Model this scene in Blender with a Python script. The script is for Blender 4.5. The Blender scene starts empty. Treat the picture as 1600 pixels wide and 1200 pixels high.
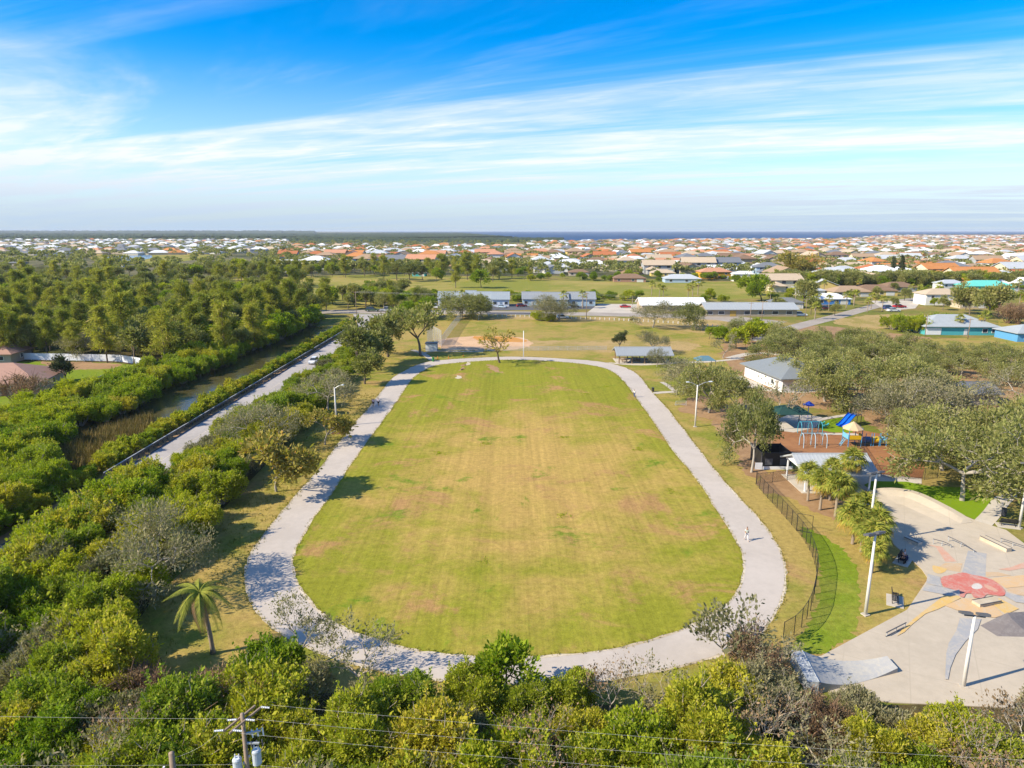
import bpy, bmesh, math, random
import numpy as np
from mathutils import Vector, Matrix

# ------------------------------------------------------------------ camera, sky, sun, exposure
SC = bpy.context.scene
COL = SC.collection
FPX, CAMH, PITCH = 1067.0, 36.0, math.atan(240 / 1067.0)
cam = bpy.data.objects.new('camera', bpy.data.cameras.new('camera'))
COL.objects.link(cam)
cam.data.sensor_width = 36.0
cam.data.lens = 36.0 * FPX / 1600.0
cam.data.clip_start = 0.5
cam.data.clip_end = 60000
cam.location = (0, 0, CAMH)
cam.rotation_euler = (math.pi / 2 - PITCH, 0, 0)
SC.camera = cam

SUN_DIR = Vector((-11.3, -3.8, 8.6)).normalized()      # towards the sun
SUN_EL = math.asin(SUN_DIR.z)
SUN_AZ = math.atan2(SUN_DIR.x, SUN_DIR.y)              # clockwise from +Y
sun = bpy.data.objects.new('sun', bpy.data.lights.new('sun', 'SUN'))
COL.objects.link(sun)
sun.data.energy = 5.0
sun.data.angle = math.radians(0.5)
sun.data.color = (1.0, 0.895, 0.70)
sun.rotation_euler = (-SUN_DIR).to_track_quat('-Z', 'Y').to_euler()
sun.location = (-60, -20, 80)

W = bpy.data.worlds.new('World')
SC.world = W
W.use_nodes = True
wt = W.node_tree
wt.nodes.clear()
def wn(t, **k):
    n = wt.nodes.new(t)
    for a, b in k.items(): setattr(n, a, b)
    return n
def wl(a, b): wt.links.new(a, b)
def wmath(op, a, b=None, clamp=False):
    n = wn('ShaderNodeMath', operation=op, use_clamp=clamp)
    for i, v in enumerate((a, b)):
        if v is None: continue
        if isinstance(v, (int, float)): n.inputs[i].default_value = v
        else: wl(v, n.inputs[i])
    return n.outputs[0]
def wsmooth(v, lo, hi):
    n = wn('ShaderNodeMapRange', interpolation_type='SMOOTHSTEP')
    wl(v, n.inputs[0]); n.inputs[1].default_value = lo; n.inputs[2].default_value = hi
    return n.outputs[0]
out = wn('ShaderNodeOutputWorld')
bg = wn('ShaderNodeBackground')
SKY_STRENGTH = 0.13
bg.inputs[1].default_value = SKY_STRENGTH
sky = wn('ShaderNodeTexSky', sky_type='NISHITA')
sky.sun_disc = False
sky.sun_elevation = SUN_EL
sky.sun_rotation = SUN_AZ
sky.altitude = 40
sky.air_density = 1.0
sky.dust_density = 0.05
sky.ozone_density = 4.0
hsv = wn('ShaderNodeHueSaturation')
hsv.inputs["Saturation"].default_value = 1.55
hsv.inputs['Value'].default_value = 1.0
wl(sky.outputs[0], hsv.inputs['Color'])
tc = wn('ShaderNodeTexCoord')
sep = wn('ShaderNodeSeparateXYZ'); wl(tc.outputs['Generated'], sep.inputs[0])
zc = wmath('ADD', wmath('MAXIMUM', sep.outputs[2], 0.0), 0.045)
px_, py_ = wmath('DIVIDE', sep.outputs[0], zc), wmath('DIVIDE', sep.outputs[1], zc)
def cloud(rot, sx, sy, scale, detail, rough, lo, hi, dist=0.0, off=0.0):
    comb = wn('ShaderNodeCombineXYZ'); wl(px_, comb.inputs[0]); wl(py_, comb.inputs[1]); comb.inputs[2].default_value = off
    r_ = wn('ShaderNodeVectorRotate', rotation_type='Z_AXIS'); wl(comb.outputs[0], r_.inputs[0]); r_.inputs['Angle'].default_value = rot
    m_ = wn('ShaderNodeMapping'); wl(r_.outputs[0], m_.inputs[0]); m_.inputs['Scale'].default_value = (sx, sy, 1)
    m_.inputs['Location'].default_value = (off, off * 1.7, off)
    n_ = wn('ShaderNodeTexNoise'); wl(m_.outputs[0], n_.inputs['Vector'])
    n_.inputs['Scale'].default_value = scale; n_.inputs['Detail'].default_value = detail
    n_.inputs['Roughness'].default_value = rough; n_.inputs['Distortion'].default_value = dist
    return wsmooth(n_.outputs[0], lo, hi)
streak = cloud(math.radians(-66), 1.0, 0.16, 0.80, 7, 0.60, 0.42, 0.64, 0.6, 5.3)      # long cirrus bands
patch = cloud(math.radians(-58), 1.0, 0.30, 0.34, 7, 0.62, 0.42, 0.60, 0.8, 12.9)       # broad veils
fine = cloud(math.radians(-66), 1.0, 0.4, 3.2, 6, 0.6, 0.36, 0.68, 0.5, 1.3)
low = wmath('SUBTRACT', 1.0, wsmooth(sep.outputs[2], 0.10, 0.25))                       # layer thickens towards the horizon
veil = wmath('MULTIPLY', wmath('ADD', wmath('MULTIPLY', patch, 0.62), wmath('MULTIPLY', streak, 0.66)), wmath('ADD', wmath('MULTIPLY', low, 0.80), 0.22))
veil = wmath('ADD', wmath('MULTIPLY', veil, wmath('ADD', wmath('MULTIPLY', fine, 0.55), 0.58)), wmath('MULTIPLY', low, 0.24), clamp=True)
hz = wmath('SUBTRACT', 1.0, wsmooth(sep.outputs[2], -0.01, 0.11))                        # horizon haze layer
mixc = wn('ShaderNodeMix', data_type='RGBA')
tint = wn('ShaderNodeMix', data_type='RGBA', blend_type='MULTIPLY'); tint.inputs[0].default_value = 1.0; wl(hsv.outputs[0], tint.inputs[6]); tint.inputs[7].default_value = (0.97, 0.90, 1.0, 1)
wl(veil, mixc.inputs[0]); wl(tint.outputs[2], mixc.inputs[6]); mixc.inputs[7].default_value = (4.7, 4.95, 5.2, 1)
mixh = wn('ShaderNodeMix', data_type='RGBA')
wl(wmath('MULTIPLY', hz, 0.85), mixh.inputs[0]); wl(mixc.outputs[2], mixh.inputs[6]); mixh.inputs[7].default_value = (2.05, 2.85, 3.8, 1)
wl(mixh.outputs[2], bg.inputs[0]); wl(bg.outputs[0], out.inputs[0])

SC.view_settings.view_transform = 'Standard'
SC.view_settings.look = 'None'
SC.view_settings.gamma = 1.0
SC.view_settings.exposure = 0.70
SC.cycles.use_denoising = True
SC.cycles.max_bounces = 5
SC.cycles.diffuse_bounces = 2
SC.cycles.glossy_bounces = 2
SC.cycles.transmission_bounces = 3
SC.cycles.transparent_max_bounces = 8
SC.cycles.caustics_reflective = False
SC.cycles.caustics_refractive = False

# ------------------------------------------------------------------ layout helpers
CP, SP = math.cos(PITCH), math.sin(PITCH)
def G(u, v, h=0.0):
    """ground position (metres) of a spot measured in the photograph"""
    a, b = (u - 800) / FPX, (v - 600) / FPX
    t = (CAMH - h) / (SP + b * CP)
    return Vector((a * t, (CP - b * SP) * t, h))
def PR(x, y, z=0.0):
    dep = y * CP - (z - CAMH) * SP
    up = y * SP + (z - CAMH) * CP
    return 800 + FPX * x / dep, 600 - FPX * up / dep
def MPP(y): return (y * CP + CAMH * SP) / FPX           # metres per photo pixel at ground distance y

# ------------------------------------------------------------------ tagging
REG = []
def tag(o, phrase, cat, group=None):
    o['label'] = phrase; o['category'] = cat
    if group: o['group'] = group
    REG.append(o)
    return o
def struct(o): o['kind'] = 'structure'; return o
def stuff(o, label, cat):
    o['kind'] = 'stuff'; o['label'] = label; o['category'] = cat; return o
def ordinal(n):
    return str(n) + ('th' if 10 <= n % 100 <= 20 else {1: 'st', 2: 'nd', 3: 'rd'}.get(n % 10, 'th'))
def finish_labels():
    by = {}
    for o in REG: by.setdefault(o['label'], []).append(o)
    for ph, lst in by.items():
        if len(lst) == 1: continue
        lst.sort(key=lambda o: PR(o.location.x, o.location.y)[0])
        for i, o in enumerate(lst):
            if i == 0: w = 'leftmost such one'
            elif i == len(lst) - 1: w = 'rightmost such one'
            else: w = ordinal(i + 1) + ' from the left'
            o['label'] = ph + ', ' + w
def empty(name, loc, rz=0.0, s=1.0):
    o = bpy.data.objects.new(name, None); COL.objects.link(o)
    o.location = loc; o.rotation_euler = (0, 0, rz); o.scale = (s, s, s) if isinstance(s, (int, float)) else s
    o.empty_display_size = 0.2
    return o
def link(name, me, parent=None, loc=None, rot=None, color=None):
    o = bpy.data.objects.new(name, me); COL.objects.link(o)
    if parent is not None: o.parent = parent
    if loc is not None: o.location = loc
    if rot is not None: o.rotation_euler = rot
    if color is not None: o.color = (*color, 1)
    return o

# ------------------------------------------------------------------ mesh builder
class MB:
    def __init__(self): self.v = []; self.f = []
    def add(self, vs, fs):
        n = len(self.v); self.v += [tuple(p) for p in vs]; self.f += [tuple(i + n for i in q) for q in fs]
        return self
    def box(self, x0, x1, y0, y1, z0, z1):
        return self.add([(x0,y0,z0),(x1,y0,z0),(x1,y1,z0),(x0,y1,z0),(x0,y0,z1),(x1,y0,z1),(x1,y1,z1),(x0,y1,z1)],
                        [(3,2,1,0),(4,5,6,7),(0,1,5,4),(1,2,6,5),(2,3,7,6),(3,0,4,7)])
    def tube(self, pts, rads, n=6, cap=True):
        pts = [Vector(p) for p in pts]
        if isinstance(rads, (int, float)): rads = [rads] * len(pts)
        vs, fs = [], []
        ref = None
        for i, p in enumerate(pts):
            d = (pts[min(i+1, len(pts)-1)] - pts[max(i-1, 0)]).normalized()
            if ref is None:
                ref = d.orthogonal().normalized()
            a = (ref - d * ref.dot(d))
            a = a.normalized() if a.length > 1e-6 else d.orthogonal().normalized()
            ref = a
            b = d.cross(a)
            for k in range(n):
                t = 2 * math.pi * k / n
                vs.append(p + (a * math.cos(t) + b * math.sin(t)) * rads[i])
        for i in range(len(pts) - 1):
            for k in range(n):
                fs.append((i*n+k, i*n+(k+1)%n, (i+1)*n+(k+1)%n, (i+1)*n+k))
        if cap:
            fs.append(tuple(reversed(range(n)))); fs.append(tuple((len(pts)-1)*n+k for k in range(n)))
        return self.add(vs, fs)
    def prism(self, poly, z0, z1):                     # poly: ccw xy
        n = len(poly)
        return self.add([(p[0],p[1],z0) for p in poly] + [(p[0],p[1],z1) for p in poly],
                        [tuple(reversed(range(n))), tuple(range(n, 2*n))] + [(i,(i+1)%n,n+(i+1)%n,n+i) for i in range(n)])
    def obar(self, a, b, w, h):                        # bar of rectangular section between two points, h along z-ish
        a, b = Vector(a), Vector(b); d = (b - a).normalized()
        s = d.cross(Vector((0,0,1)))
        s = s.normalized() if s.length > 1e-4 else Vector((1,0,0))
        u = s.cross(d)
        q = [(-1,-1),(1,-1),(1,1),(-1,1)]
        return self.add([p + s*(i*w/2) + u*(j*h/2) for p in (a, b) for i, j in q],
                        [(0,1,2,3),(7,6,5,4),(0,4,5,1),(1,5,6,2),(2,6,7,3),(3,7,4,0)])
    def mesh(self, name, mat, smooth=False):
        me = bpy.data.meshes.new(name); me.from_pydata(self.v, [], self.f)
        bm = bmesh.new(); bm.from_mesh(me); bmesh.ops.recalc_face_normals(bm, faces=bm.faces[:]); bm.to_mesh(me); bm.free()
        me.materials.append(mat)
        if smooth: me.polygons.foreach_set('use_smooth', [True] * len(me.polygons))
        return me
    def obj(self, name, mat, parent=None, loc=None, smooth=False, color=None, rot=None):
        return link(name, self.mesh(name, mat, smooth), parent, loc, rot, color)
def np_mesh(name, v, f, mat, smooth=False):
    """v (N,3), f (M,k) arrays"""
    me = bpy.data.meshes.new(name); k = f.shape[1]
    me.vertices.add(len(v)); me.vertices.foreach_set('co', np.asarray(v, np.float32).ravel())
    me.loops.add(f.size); me.loops.foreach_set('vertex_index', np.asarray(f, np.int32).ravel())
    me.polygons.add(len(f)); me.polygons.foreach_set('loop_start', np.arange(0, f.size, k, dtype=np.int32))
    me.polygons.foreach_set('loop_total', np.full(len(f), k, np.int32))
    if smooth: me.polygons.foreach_set('use_smooth', np.ones(len(f), bool))
    me.update(calc_edges=True); me.validate()
    if mat: me.materials.append(mat)
    return me
def smooth_line(pts, n=6, closed=False):
    P = [Vector((p[0], p[1], 0)) for p in pts]; N = len(P); o = []
    rng_ = range(N) if closed else range(N - 1)
    for i in rng_:
        p0 = P[(i-1) % N] if closed or i > 0 else P[0]
        p1, p2 = P[i], P[(i+1) % N]
        p3 = P[(i+2) % N] if closed or i + 2 < N else P[-1]
        for k in range(n):
            t = k / n
            o.append(0.5 * ((2*p1) + (p2-p0)*t + (2*p0-5*p1+4*p2-p3)*t*t + (3*p1-p0-3*p2+p3)*t**3))
    if not closed: o.append(P[-1])
    return o
def resample(pts, step):
    out_ = [pts[0].copy()]; acc = 0.0
    for a, b in zip(pts, pts[1:]):
        L = (b - a).length; t = step - acc
        while t <= L:
            out_.append(a.lerp(b, t / L)); t += step
        acc = (acc + L) % step
    return out_
def sheet(name, pts, z, mat, px=True, smooth=0, parent=None):
    """flat ground surface from an outline"""
    P = [G(*p) if px else Vector((p[0], p[1], 0)) for p in pts]
    if smooth:
        P = smooth_line(P, smooth, True)
        if parent is None and name not in ('golf_course', 'pond_water', 'fairway'):      # ragged natural edge
            rj = random.Random(len(P)); sy = sum(p.y for p in P) / len(P); st = max(0.5, sy * 0.006)
            P = resample(P + [P[0]], st)[:-1]; P = [p + Vector((rj.gauss(0, st*0.45), rj.gauss(0, st*0.45), 0)) for p in P]
    bm = bmesh.new()
    vs = [bm.verts.new((p.x, p.y, z)) for p in P]
    f = bm.faces.new(vs)
    if f.normal.z < 0 or (f.normal_update() or f.normal.z < 0): f.normal_flip()
    bmesh.ops.triangulate(bm, faces=[f])
    me = bpy.data.meshes.new(name); bm.to_mesh(me); bm.free(); me.materials.append(mat)
    o = link(name, me, parent)
    if parent is None: struct(o)
    return o
def ribbon(name, pts, width, z, mat, px=True, thick=0.0, smooth=6, parent=None):
    P = [G(*p) if px else Vector((p[0], p[1], 0)) for p in pts]
    if smooth: P = smooth_line(P, smooth)
    L, R = [], []
    for i, p in enumerate(P):
        d = (P[min(i+1, len(P)-1)] - P[max(i-1, 0)]).normalized(); s = Vector((-d.y, d.x, 0)) * width / 2
        L.append(p + s); R.append(p - s)
    m = MB(); n = len(P)
    m.add([(p.x, p.y, z) for p in L + R], [(i, n+i, n+i+1, i+1) for i in range(n-1)])
    o = m.obj(name, mat, parent)
    if parent is None: struct(o)
    return o

# ------------------------------------------------------------------ materials
MATS = {}
class NT:
    def __init__(self, name):
        self.m = bpy.data.materials.new(name); self.m.use_nodes = True
        self.t = self.m.node_tree; self.t.nodes.clear()
        self.out = self.n('ShaderNodeOutputMaterial')
    def n(self, ty, **k):
        x = self.t.nodes.new(ty)
        for a, b in k.items(): setattr(x, a, b)
        return x
    def l(self, a, b): self.t.links.new(a, b)
    def val(self, sock, v):
        if isinstance(v, bpy.types.NodeSocket): self.l(v, sock)
        elif isinstance(v, tuple) and len(v) == 3 and len(sock.default_value) == 4: sock.default_value = (*v, 1)
        else: sock.default_value = v
    def math(self, op, a, b=0.0, clamp=False):
        x = self.n('ShaderNodeMath', operation=op, use_clamp=clamp); self.val(x.inputs[0], a); self.val(x.inputs[1], b); return x.outputs[0]
    def mix(self, f, a, b, mode='MIX'):
        x = self.n('ShaderNodeMix', data_type='RGBA', blend_type=mode); self.val(x.inputs[0], f); self.val(x.inputs[6], a); self.val(x.inputs[7], b); return x.outputs[2]
    def ss(self, v, lo, hi):
        x = self.n('ShaderNodeMapRange', interpolation_type='SMOOTHSTEP'); self.val(x.inputs[0], v); x.inputs[1].default_value = lo; x.inputs[2].default_value = hi; return x.outputs[0]
    def co(self, kind='Object'): return self.n('ShaderNodeTexCoord').outputs[kind]
    def mapping(self, v, sc=(1,1,1), rot=(0,0,0), loc=(0,0,0)):
        x = self.n('ShaderNodeMapping'); self.l(v, x.inputs[0]); x.inputs['Scale'].default_value = sc; x.inputs['Rotation'].default_value = rot; x.inputs['Location'].default_value = loc; return x.outputs[0]
    def noise(self, v, scale, detail=4, rough=0.6, dist=0.0):
        x = self.n('ShaderNodeTexNoise'); self.l(v, x.inputs['Vector']); x.inputs['Scale'].default_value = scale; x.inputs['Detail'].default_value = detail
        x.inputs['Roughness'].default_value = rough; x.inputs['Distortion'].default_value = dist; return x.outputs[0]
    def bump(self, h, strength=0.3, dist=0.05):
        x = self.n('ShaderNodeBump'); self.val(x.inputs['Height'], h); x.inputs['Strength'].default_value = strength; x.inputs['Distance'].default_value = dist; return x.outputs[0]
    def principled(self, col, rough=0.8, spec=0.3, metal=0.0, normal=None, alpha=None):
        x = self.n('ShaderNodeBsdfPrincipled'); self.val(x.inputs['Base Color'], col); self.val(x.inputs['Roughness'], rough)
        x.inputs['Specular IOR Level'].default_value = spec; x.inputs['Metallic'].default_value = metal
        if normal is not None: self.l(normal, x.inputs['Normal'])
        if alpha is not None: self.val(x.inputs['Alpha'], alpha)
        return x.outputs[0]
    def done(self, shader):
        self.l(shader, self.out.inputs[0]); MATS[self.m.name] = self.m; return self.m

def plain(name, col, rough=0.7, spec=0.3, metal=0.0, var=0.12, scale=2.0, bump=0.0):
    t = NT(name); c = t.co()
    n1 = t.noise(c, scale, 4); n2 = t.noise(c, scale * 9, 3)
    k = t.math('ADD', t.math('MULTIPLY', t.math('SUBTRACT', n1, 0.5), var * 2), t.math('MULTIPLY', t.math('SUBTRACT', n2, 0.5), var))
    colr = t.mix(1.0, col, t.math('ADD', k, 1.0), 'MULTIPLY')
    nm = t.bump(n2, bump, 0.02) if bump else None
    return t.done(t.principled(colr, rough, spec, metal, nm))
def tinted(name, rough=0.8, spec=0.25, var=0.15, scale=0.8, streak=(1,1,1), bump=0.0):
    """surface whose colour is the object's own paint colour"""
    t = NT(name); c = t.mapping(t.co(), streak)
    oi = t.n('ShaderNodeObjectInfo')
    n1 = t.noise(c, scale, 5); n2 = t.noise(c, scale * 8, 3)
    k = t.math('ADD', t.math('MULTIPLY', t.math('SUBTRACT', n1, 0.5), var * 2), t.math('MULTIPLY', t.math('SUBTRACT', n2, 0.5), var * 1.4))
    colr = t.mix(1.0, oi.outputs['Color'], t.math('ADD', k, 1.0), 'MULTIPLY')
    nm = t.bump(n2, bump, 0.03) if bump else None
    return t.done(t.principled(colr, rough, spec, 0.0, nm))
def painted(name):                                       # far houses in one mass: colour stored per face
    t = NT(name); a = t.n('ShaderNodeVertexColor', layer_name='paint')
    return t.done(t.principled(a.outputs[0], 0.85, 0.2))

def grass_mat(name, green, dry, brown, bias, stripes=0.0, big=0.035, patch=None):
    t = NT(name); c = t.co()
    nb = t.noise(c, big, 5, 0.6, 0.6); nm = t.noise(c, big * 6, 5, 0.62, 0.3); nf = t.noise(c, 1.6, 5, 0.7); nff = t.noise(c, 9.0, 3, 0.7)
    k = t.math('ADD', t.math('MULTIPLY', nb, 0.62), t.math('MULTIPLY', nm, 0.38))
    colr = t.mix(t.ss(k, 0.40 + bias, 0.60 + bias), green, dry)
    if patch: colr = t.mix(t.math('MULTIPLY', t.ss(t.noise(t.mapping(c, loc=(31, 7, 0)), big * 2.3, 6, 0.65, 0.5), 0.54, 0.70), patch), colr, brown)
    colr = t.mix(t.math('MULTIPLY', t.ss(t.noise(t.mapping(c, loc=(5, 63, 0)), 0.11, 6, 0.7, 0.8), 0.60, 0.74), 0.75), colr, green)
    if stripes:
        w = t.n('ShaderNodeTexWave', wave_type='BANDS', bands_direction='X'); t.l(t.mapping(c, (1, 0.02, 1)), w.inputs['Vector'])
        w.inputs['Scale'].default_value = 0.16; w.inputs['Distortion'].default_value = 2.0; w.inputs['Detail'].default_value = 3; w.inputs['Detail Scale'].default_value = 1.2
        w2 = t.noise(t.mapping(c, (1.3, 0.03, 1)), 1.0, 4, 0.7)
        colr = t.mix(stripes, colr, t.mix(t.math('ADD', t.math('MULTIPLY', w.outputs[1], 0.4), t.math('MULTIPLY', w2, 0.6)), (0.55, 0.58, 0.5), (1.45, 1.38, 1.4)), 'MULTIPLY')
    s = t.math('ADD', t.math('MULTIPLY', nf, 1.3), t.math('MULTIPLY', nff, 1.0))
    colr = t.mix(1.0, colr, t.math('SUBTRACT', s, 0.15), 'MULTIPLY')
    return t.done(t.principled(colr, 0.95, 0.08, 0.0, t.bump(s, 0.5, 0.08)))

M_GROUND = grass_mat('ground_grass', (0.150, 0.165, 0.028), (0.290, 0.215, 0.070), (0.26, 0.155, 0.07), 0.02, 0.0, 0.03, 0.7)
M_LAWN = grass_mat('lawn_grass', (0.190, 0.205, 0.026), (0.350, 0.255, 0.075), (0.36, 0.215, 0.095), -0.03, 0.0, 0.04, 0.8)
M_FAIR = grass_mat('fairway_grass', (0.210, 0.215, 0.035), (0.340, 0.265, 0.080), (0.30, 0.20, 0.09), 0.02, 0.0, 0.012, 0.3)
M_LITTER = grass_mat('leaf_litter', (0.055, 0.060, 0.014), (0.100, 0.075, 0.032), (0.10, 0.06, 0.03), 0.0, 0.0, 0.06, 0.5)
M_FAR = grass_mat('far_land', (0.050, 0.065, 0.022), (0.17, 0.15, 0.08), (0.22, 0.19, 0.15), -0.02, 0.0, 0.004, 0.4)
M_DRY = grass_mat('dry_grass', (0.27, 0.22, 0.06), (0.40, 0.28, 0.12), (0.42, 0.27, 0.14), -0.03, 0.0, 0.06, 0.6)
M_BRIGHT = grass_mat('bright_grass', (0.165, 0.222, 0.016), (0.235, 0.240, 0.035), (0.2, 0.17, 0.04), 0.06, 0.0, 0.05, 0.2)

def field_mat():
    t = NT('sports_field_grass'); c = t.co()
    sp = t.n('ShaderNodeSeparateXYZ'); t.l(c, sp.inputs[0])
    nb = t.noise(c, 0.035, 6, 0.62, 0.8); nm = t.noise(c, 0.13, 6, 0.66, 0.5); nf = t.noise(c, 1.3, 5, 0.7); nff = t.noise(c, 8.0, 3, 0.7)
    # worn dry centre, greener ends and edges (wear of the turf itself)
    dx = t.math('DIVIDE', t.math('SUBTRACT', sp.outputs[0], 4.0), 25.0); dy = t.math('DIVIDE', t.math('SUBTRACT', sp.outputs[1], 100.0), 42.0)
    r = t.math('SQRT', t.math('ADD', t.math('MULTIPLY', dx, dx), t.math('MULTIPLY', dy, dy)))
    k = t.math('ADD', t.math('MULTIPLY', t.math('SUBTRACT', nb, 0.5), 1.5), t.math('SUBTRACT', 0.9, r))
    k = t.math('ADD', k, t.math('MULTIPLY', t.math('SUBTRACT', nm, 0.5), 2.2))
    colr = t.mix(t.ss(k, -0.45, 0.75), (0.228, 0.226, 0.024), (0.410, 0.275, 0.082))
    colr = t.mix(t.math('MULTIPLY', t.ss(t.noise(t.mapping(c, loc=(17, 3, 0)), 0.09, 7, 0.68, 0.6), 0.52, 0.66), 0.9), colr, (0.36, 0.205, 0.085))
    colr = t.mix(t.math('MULTIPLY', t.ss(t.noise(t.mapping(c, loc=(2, 40, 0)), 0.10, 7, 0.72, 0.4), 0.57, 0.68), 0.9), colr, (0.125, 0.195, 0.014))
    w2 = t.noise(t.mapping(c, (1.7, 0.03, 1)), 1.0, 4, 0.75)
    w3 = t.noise(t.mapping(c, (0.35, 0.010, 1), loc=(9, 0, 0)), 1.0, 3, 0.6)
    st = t.math('ADD', t.math('MULTIPLY', w2, 0.70), t.math('MULTIPLY', w3, 0.36))
    colr = t.mix(1.0, colr, t.math('ADD', st, 0.47), 'MULTIPLY')
    s = t.math('ADD', t.math('MULTIPLY', nf, 1.1), t.math('MULTIPLY', nff, 0.9))
    colr = t.mix(1.0, colr, t.math('ADD', s, 0.02), 'MULTIPLY')
    return t.done(t.principled(colr, 0.95, 0.06, 0.0, t.bump(s, 0.5, 0.08)))
M_FIELD = field_mat()

def paving(name, col, dark, joints=0.0, jscale=(0.25, 0.25, 1), rough=0.85):
    t = NT(name); c = t.co()
    n1 = t.noise(c, 0.12, 6, 0.65, 0.4); n2 = t.noise(c, 1.1, 5, 0.7); n3 = t.noise(c, 12.0, 3, 0.7)
    k = t.math('ADD', t.math('MULTIPLY', n1, 0.6), t.math('MULTIPLY', n2, 0.4))
    colr = t.mix(t.ss(k, 0.36, 0.62), dark, col)
    colr = t.mix(t.math('MULTIPLY', t.ss(t.noise(t.mapping(c, loc=(3, 9, 0)), 0.35, 7, 0.75, 1.2), 0.60, 0.75), 0.35), colr, dark)
    if joints:
        b = t.n('ShaderNodeTexBrick'); t.l(t.mapping(c, jscale, rot=(0, 0, 0.5)), b.inputs['Vector']); b.offset = 0
        b.inputs['Scale'].default_value = 1.0; b.inputs['Mortar Size'].default_value = 0.010; b.inputs['Brick Width'].default_value = 1.0; b.inputs['Row Height'].default_value = 1.0
        colr = t.mix(t.math('MULTIPLY', b.outputs['Fac'], joints), colr, dark)
    colr = t.mix(1.0, colr, t.math('ADD', t.math('MULTIPLY', n3, 0.14), 0.93), 'MULTIPLY')
    return t.done(t.principled(colr, rough, 0.2, 0.0, t.bump(n3, 0.12, 0.02)))
M_TRACK = paving('track_concrete', (0.500, 0.438, 0.380), (0.435, 0.380, 0.328))
M_TRACK_EDGE = paving('track_edge_sand', (0.62, 0.54, 0.42), (0.40, 0.32, 0.22))
M_ASPH = paving('old_asphalt', (0.41, 0.375, 0.35), (0.33, 0.30, 0.28))
M_STREET = paving('street_asphalt', (0.38, 0.33, 0.28), (0.29, 0.25, 0.21))
M_DARKASPH = paving('dark_asphalt', (0.13, 0.13, 0.14), (0.08, 0.08, 0.085))
M_CONC = paving('concrete', (0.54, 0.48, 0.40), (0.43, 0.38, 0.315), 0.25, (0.22, 0.22, 1))
M_SKATE = paving('skate_concrete', (0.500, 0.425, 0.328), (0.430, 0.365, 0.280), 0.9, (0.2, 0.2, 1))
M_CLAY = paving('infield_clay', (0.62, 0.41, 0.245), (0.50, 0.31, 0.17))
M_ORANGE = paving('orange_clay', (0.56, 0.255, 0.045), (0.48, 0.235, 0.06))
M_DIRT = paving('bare_dirt', (0.36, 0.225, 0.115), (0.25, 0.145, 0.07))
M_MULCH = paving('wood_mulch', (0.33, 0.155, 0.065), (0.22, 0.095, 0.04))
M_REDMULCH = paving('red_mulch', (0.20, 0.075, 0.04), (0.12, 0.045, 0.025))
M_SAND = paving('pale_sand', (0.55, 0.47, 0.36), (0.44, 0.36, 0.25))
M_TURF = plain('artificial_turf', (0.165, 0.250, 0.010), 0.9, 0.1, var=0.12, scale=0.5)
def worn_paint(name, col, under=(0.50, 0.44, 0.355), wear=0.5):
    t = NT(name); c = t.co(); n1 = t.noise(c, 0.7, 8, 0.78, 1.2); n2 = t.noise(c, 5, 5, 0.75); wear = min(1.0, wear + 0.12)
    colr = t.mix(t.math('MULTIPLY', t.ss(t.math('ADD', t.math('MULTIPLY', n1, 0.65), t.math('MULTIPLY', n2, 0.35)), 0.44, 0.60), wear), t.mix(0.18, col, under), under)
    return t.done(t.principled(colr, 0.7, 0.25))
def water_mat(name, col, rough, scale, bump, spec):
    t = NT(name); c = t.co(); n = t.noise(t.mapping(c, (1, 0.5, 1)), scale, 6, 0.6); nb = t.noise(c, scale * 0.05, 4)
    colr = t.mix(t.ss(nb, 0.35, 0.65), col, tuple(x * 1.45 for x in col))
    return t.done(t.principled(colr, rough, spec, 0.0, t.bump(n, bump, 0.3)))
M_CANAL = water_mat('canal_water', (0.060, 0.052, 0.022), 0.14, 0.9, 0.12, 0.5)
M_SEA = water_mat('sea_water', (0.020, 0.060, 0.140), 0.8, 0.02, 0.2, 0.03)
M_POND = water_mat('pond_water', (0.10, 0.17, 0.25), 0.2, 0.3, 0.05, 0.5)

def leaf_mat(name, a, b, c_, trans=0.35, hue=0.10):
    t = NT(name)
    geo = t.n('ShaderNodeNewGeometry'); oi = t.n('ShaderNodeObjectInfo')
    n = t.noise(t.co(), 0.55, 3, 0.6)
    f = t.math('ADD', t.math('MULTIPLY', geo.outputs['Random Per Island'], 0.55), t.math('MULTIPLY', n, 0.65), True)
    colr = t.mix(t.ss(f, 0.28, 0.82), a, b)
    colr = t.mix(t.math('MULTIPLY', t.ss(geo.outputs['Random Per Island'], 0.86, 0.98), 0.8), colr, c_)
    h = t.n('ShaderNodeHueSaturation'); t.l(colr, h.inputs['Color'])
    t.l(t.math('ADD', t.math('MULTIPLY', oi.outputs['Random'], -hue * 0.5), 0.5 + hue * 0.22), h.inputs['Hue'])
    t.l(t.math('ADD', t.math('MULTIPLY', oi.outputs['Random'], 0.45), 0.78), h.inputs['Value'])
    d = t.principled(h.outputs[0], 0.65, 0.08)
    tr = t.n('ShaderNodeBsdfTranslucent'); t.l(t.mix(1.0, h.outputs[0], (1.1, 1.25, 0.5), 'MULTIPLY'), tr.inputs[0])
    ms = t.n('ShaderNodeMixShader'); ms.inputs[0].default_value = trans; t.l(d, ms.inputs[1]); t.l(tr.outputs[0], ms.inputs[2])
    return t.done(ms.outputs[0])
L_BUSH = leaf_mat('shrub_leaf', (0.205, 0.238, 0.022), (0.460, 0.480, 0.044), (0.46, 0.40, 0.10), 0.42, 0.14)
L_BUSH2 = leaf_mat('mangrove_leaf', (0.165, 0.225, 0.016), (0.370, 0.425, 0.028), (0.34, 0.33, 0.05), 0.42)
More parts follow.
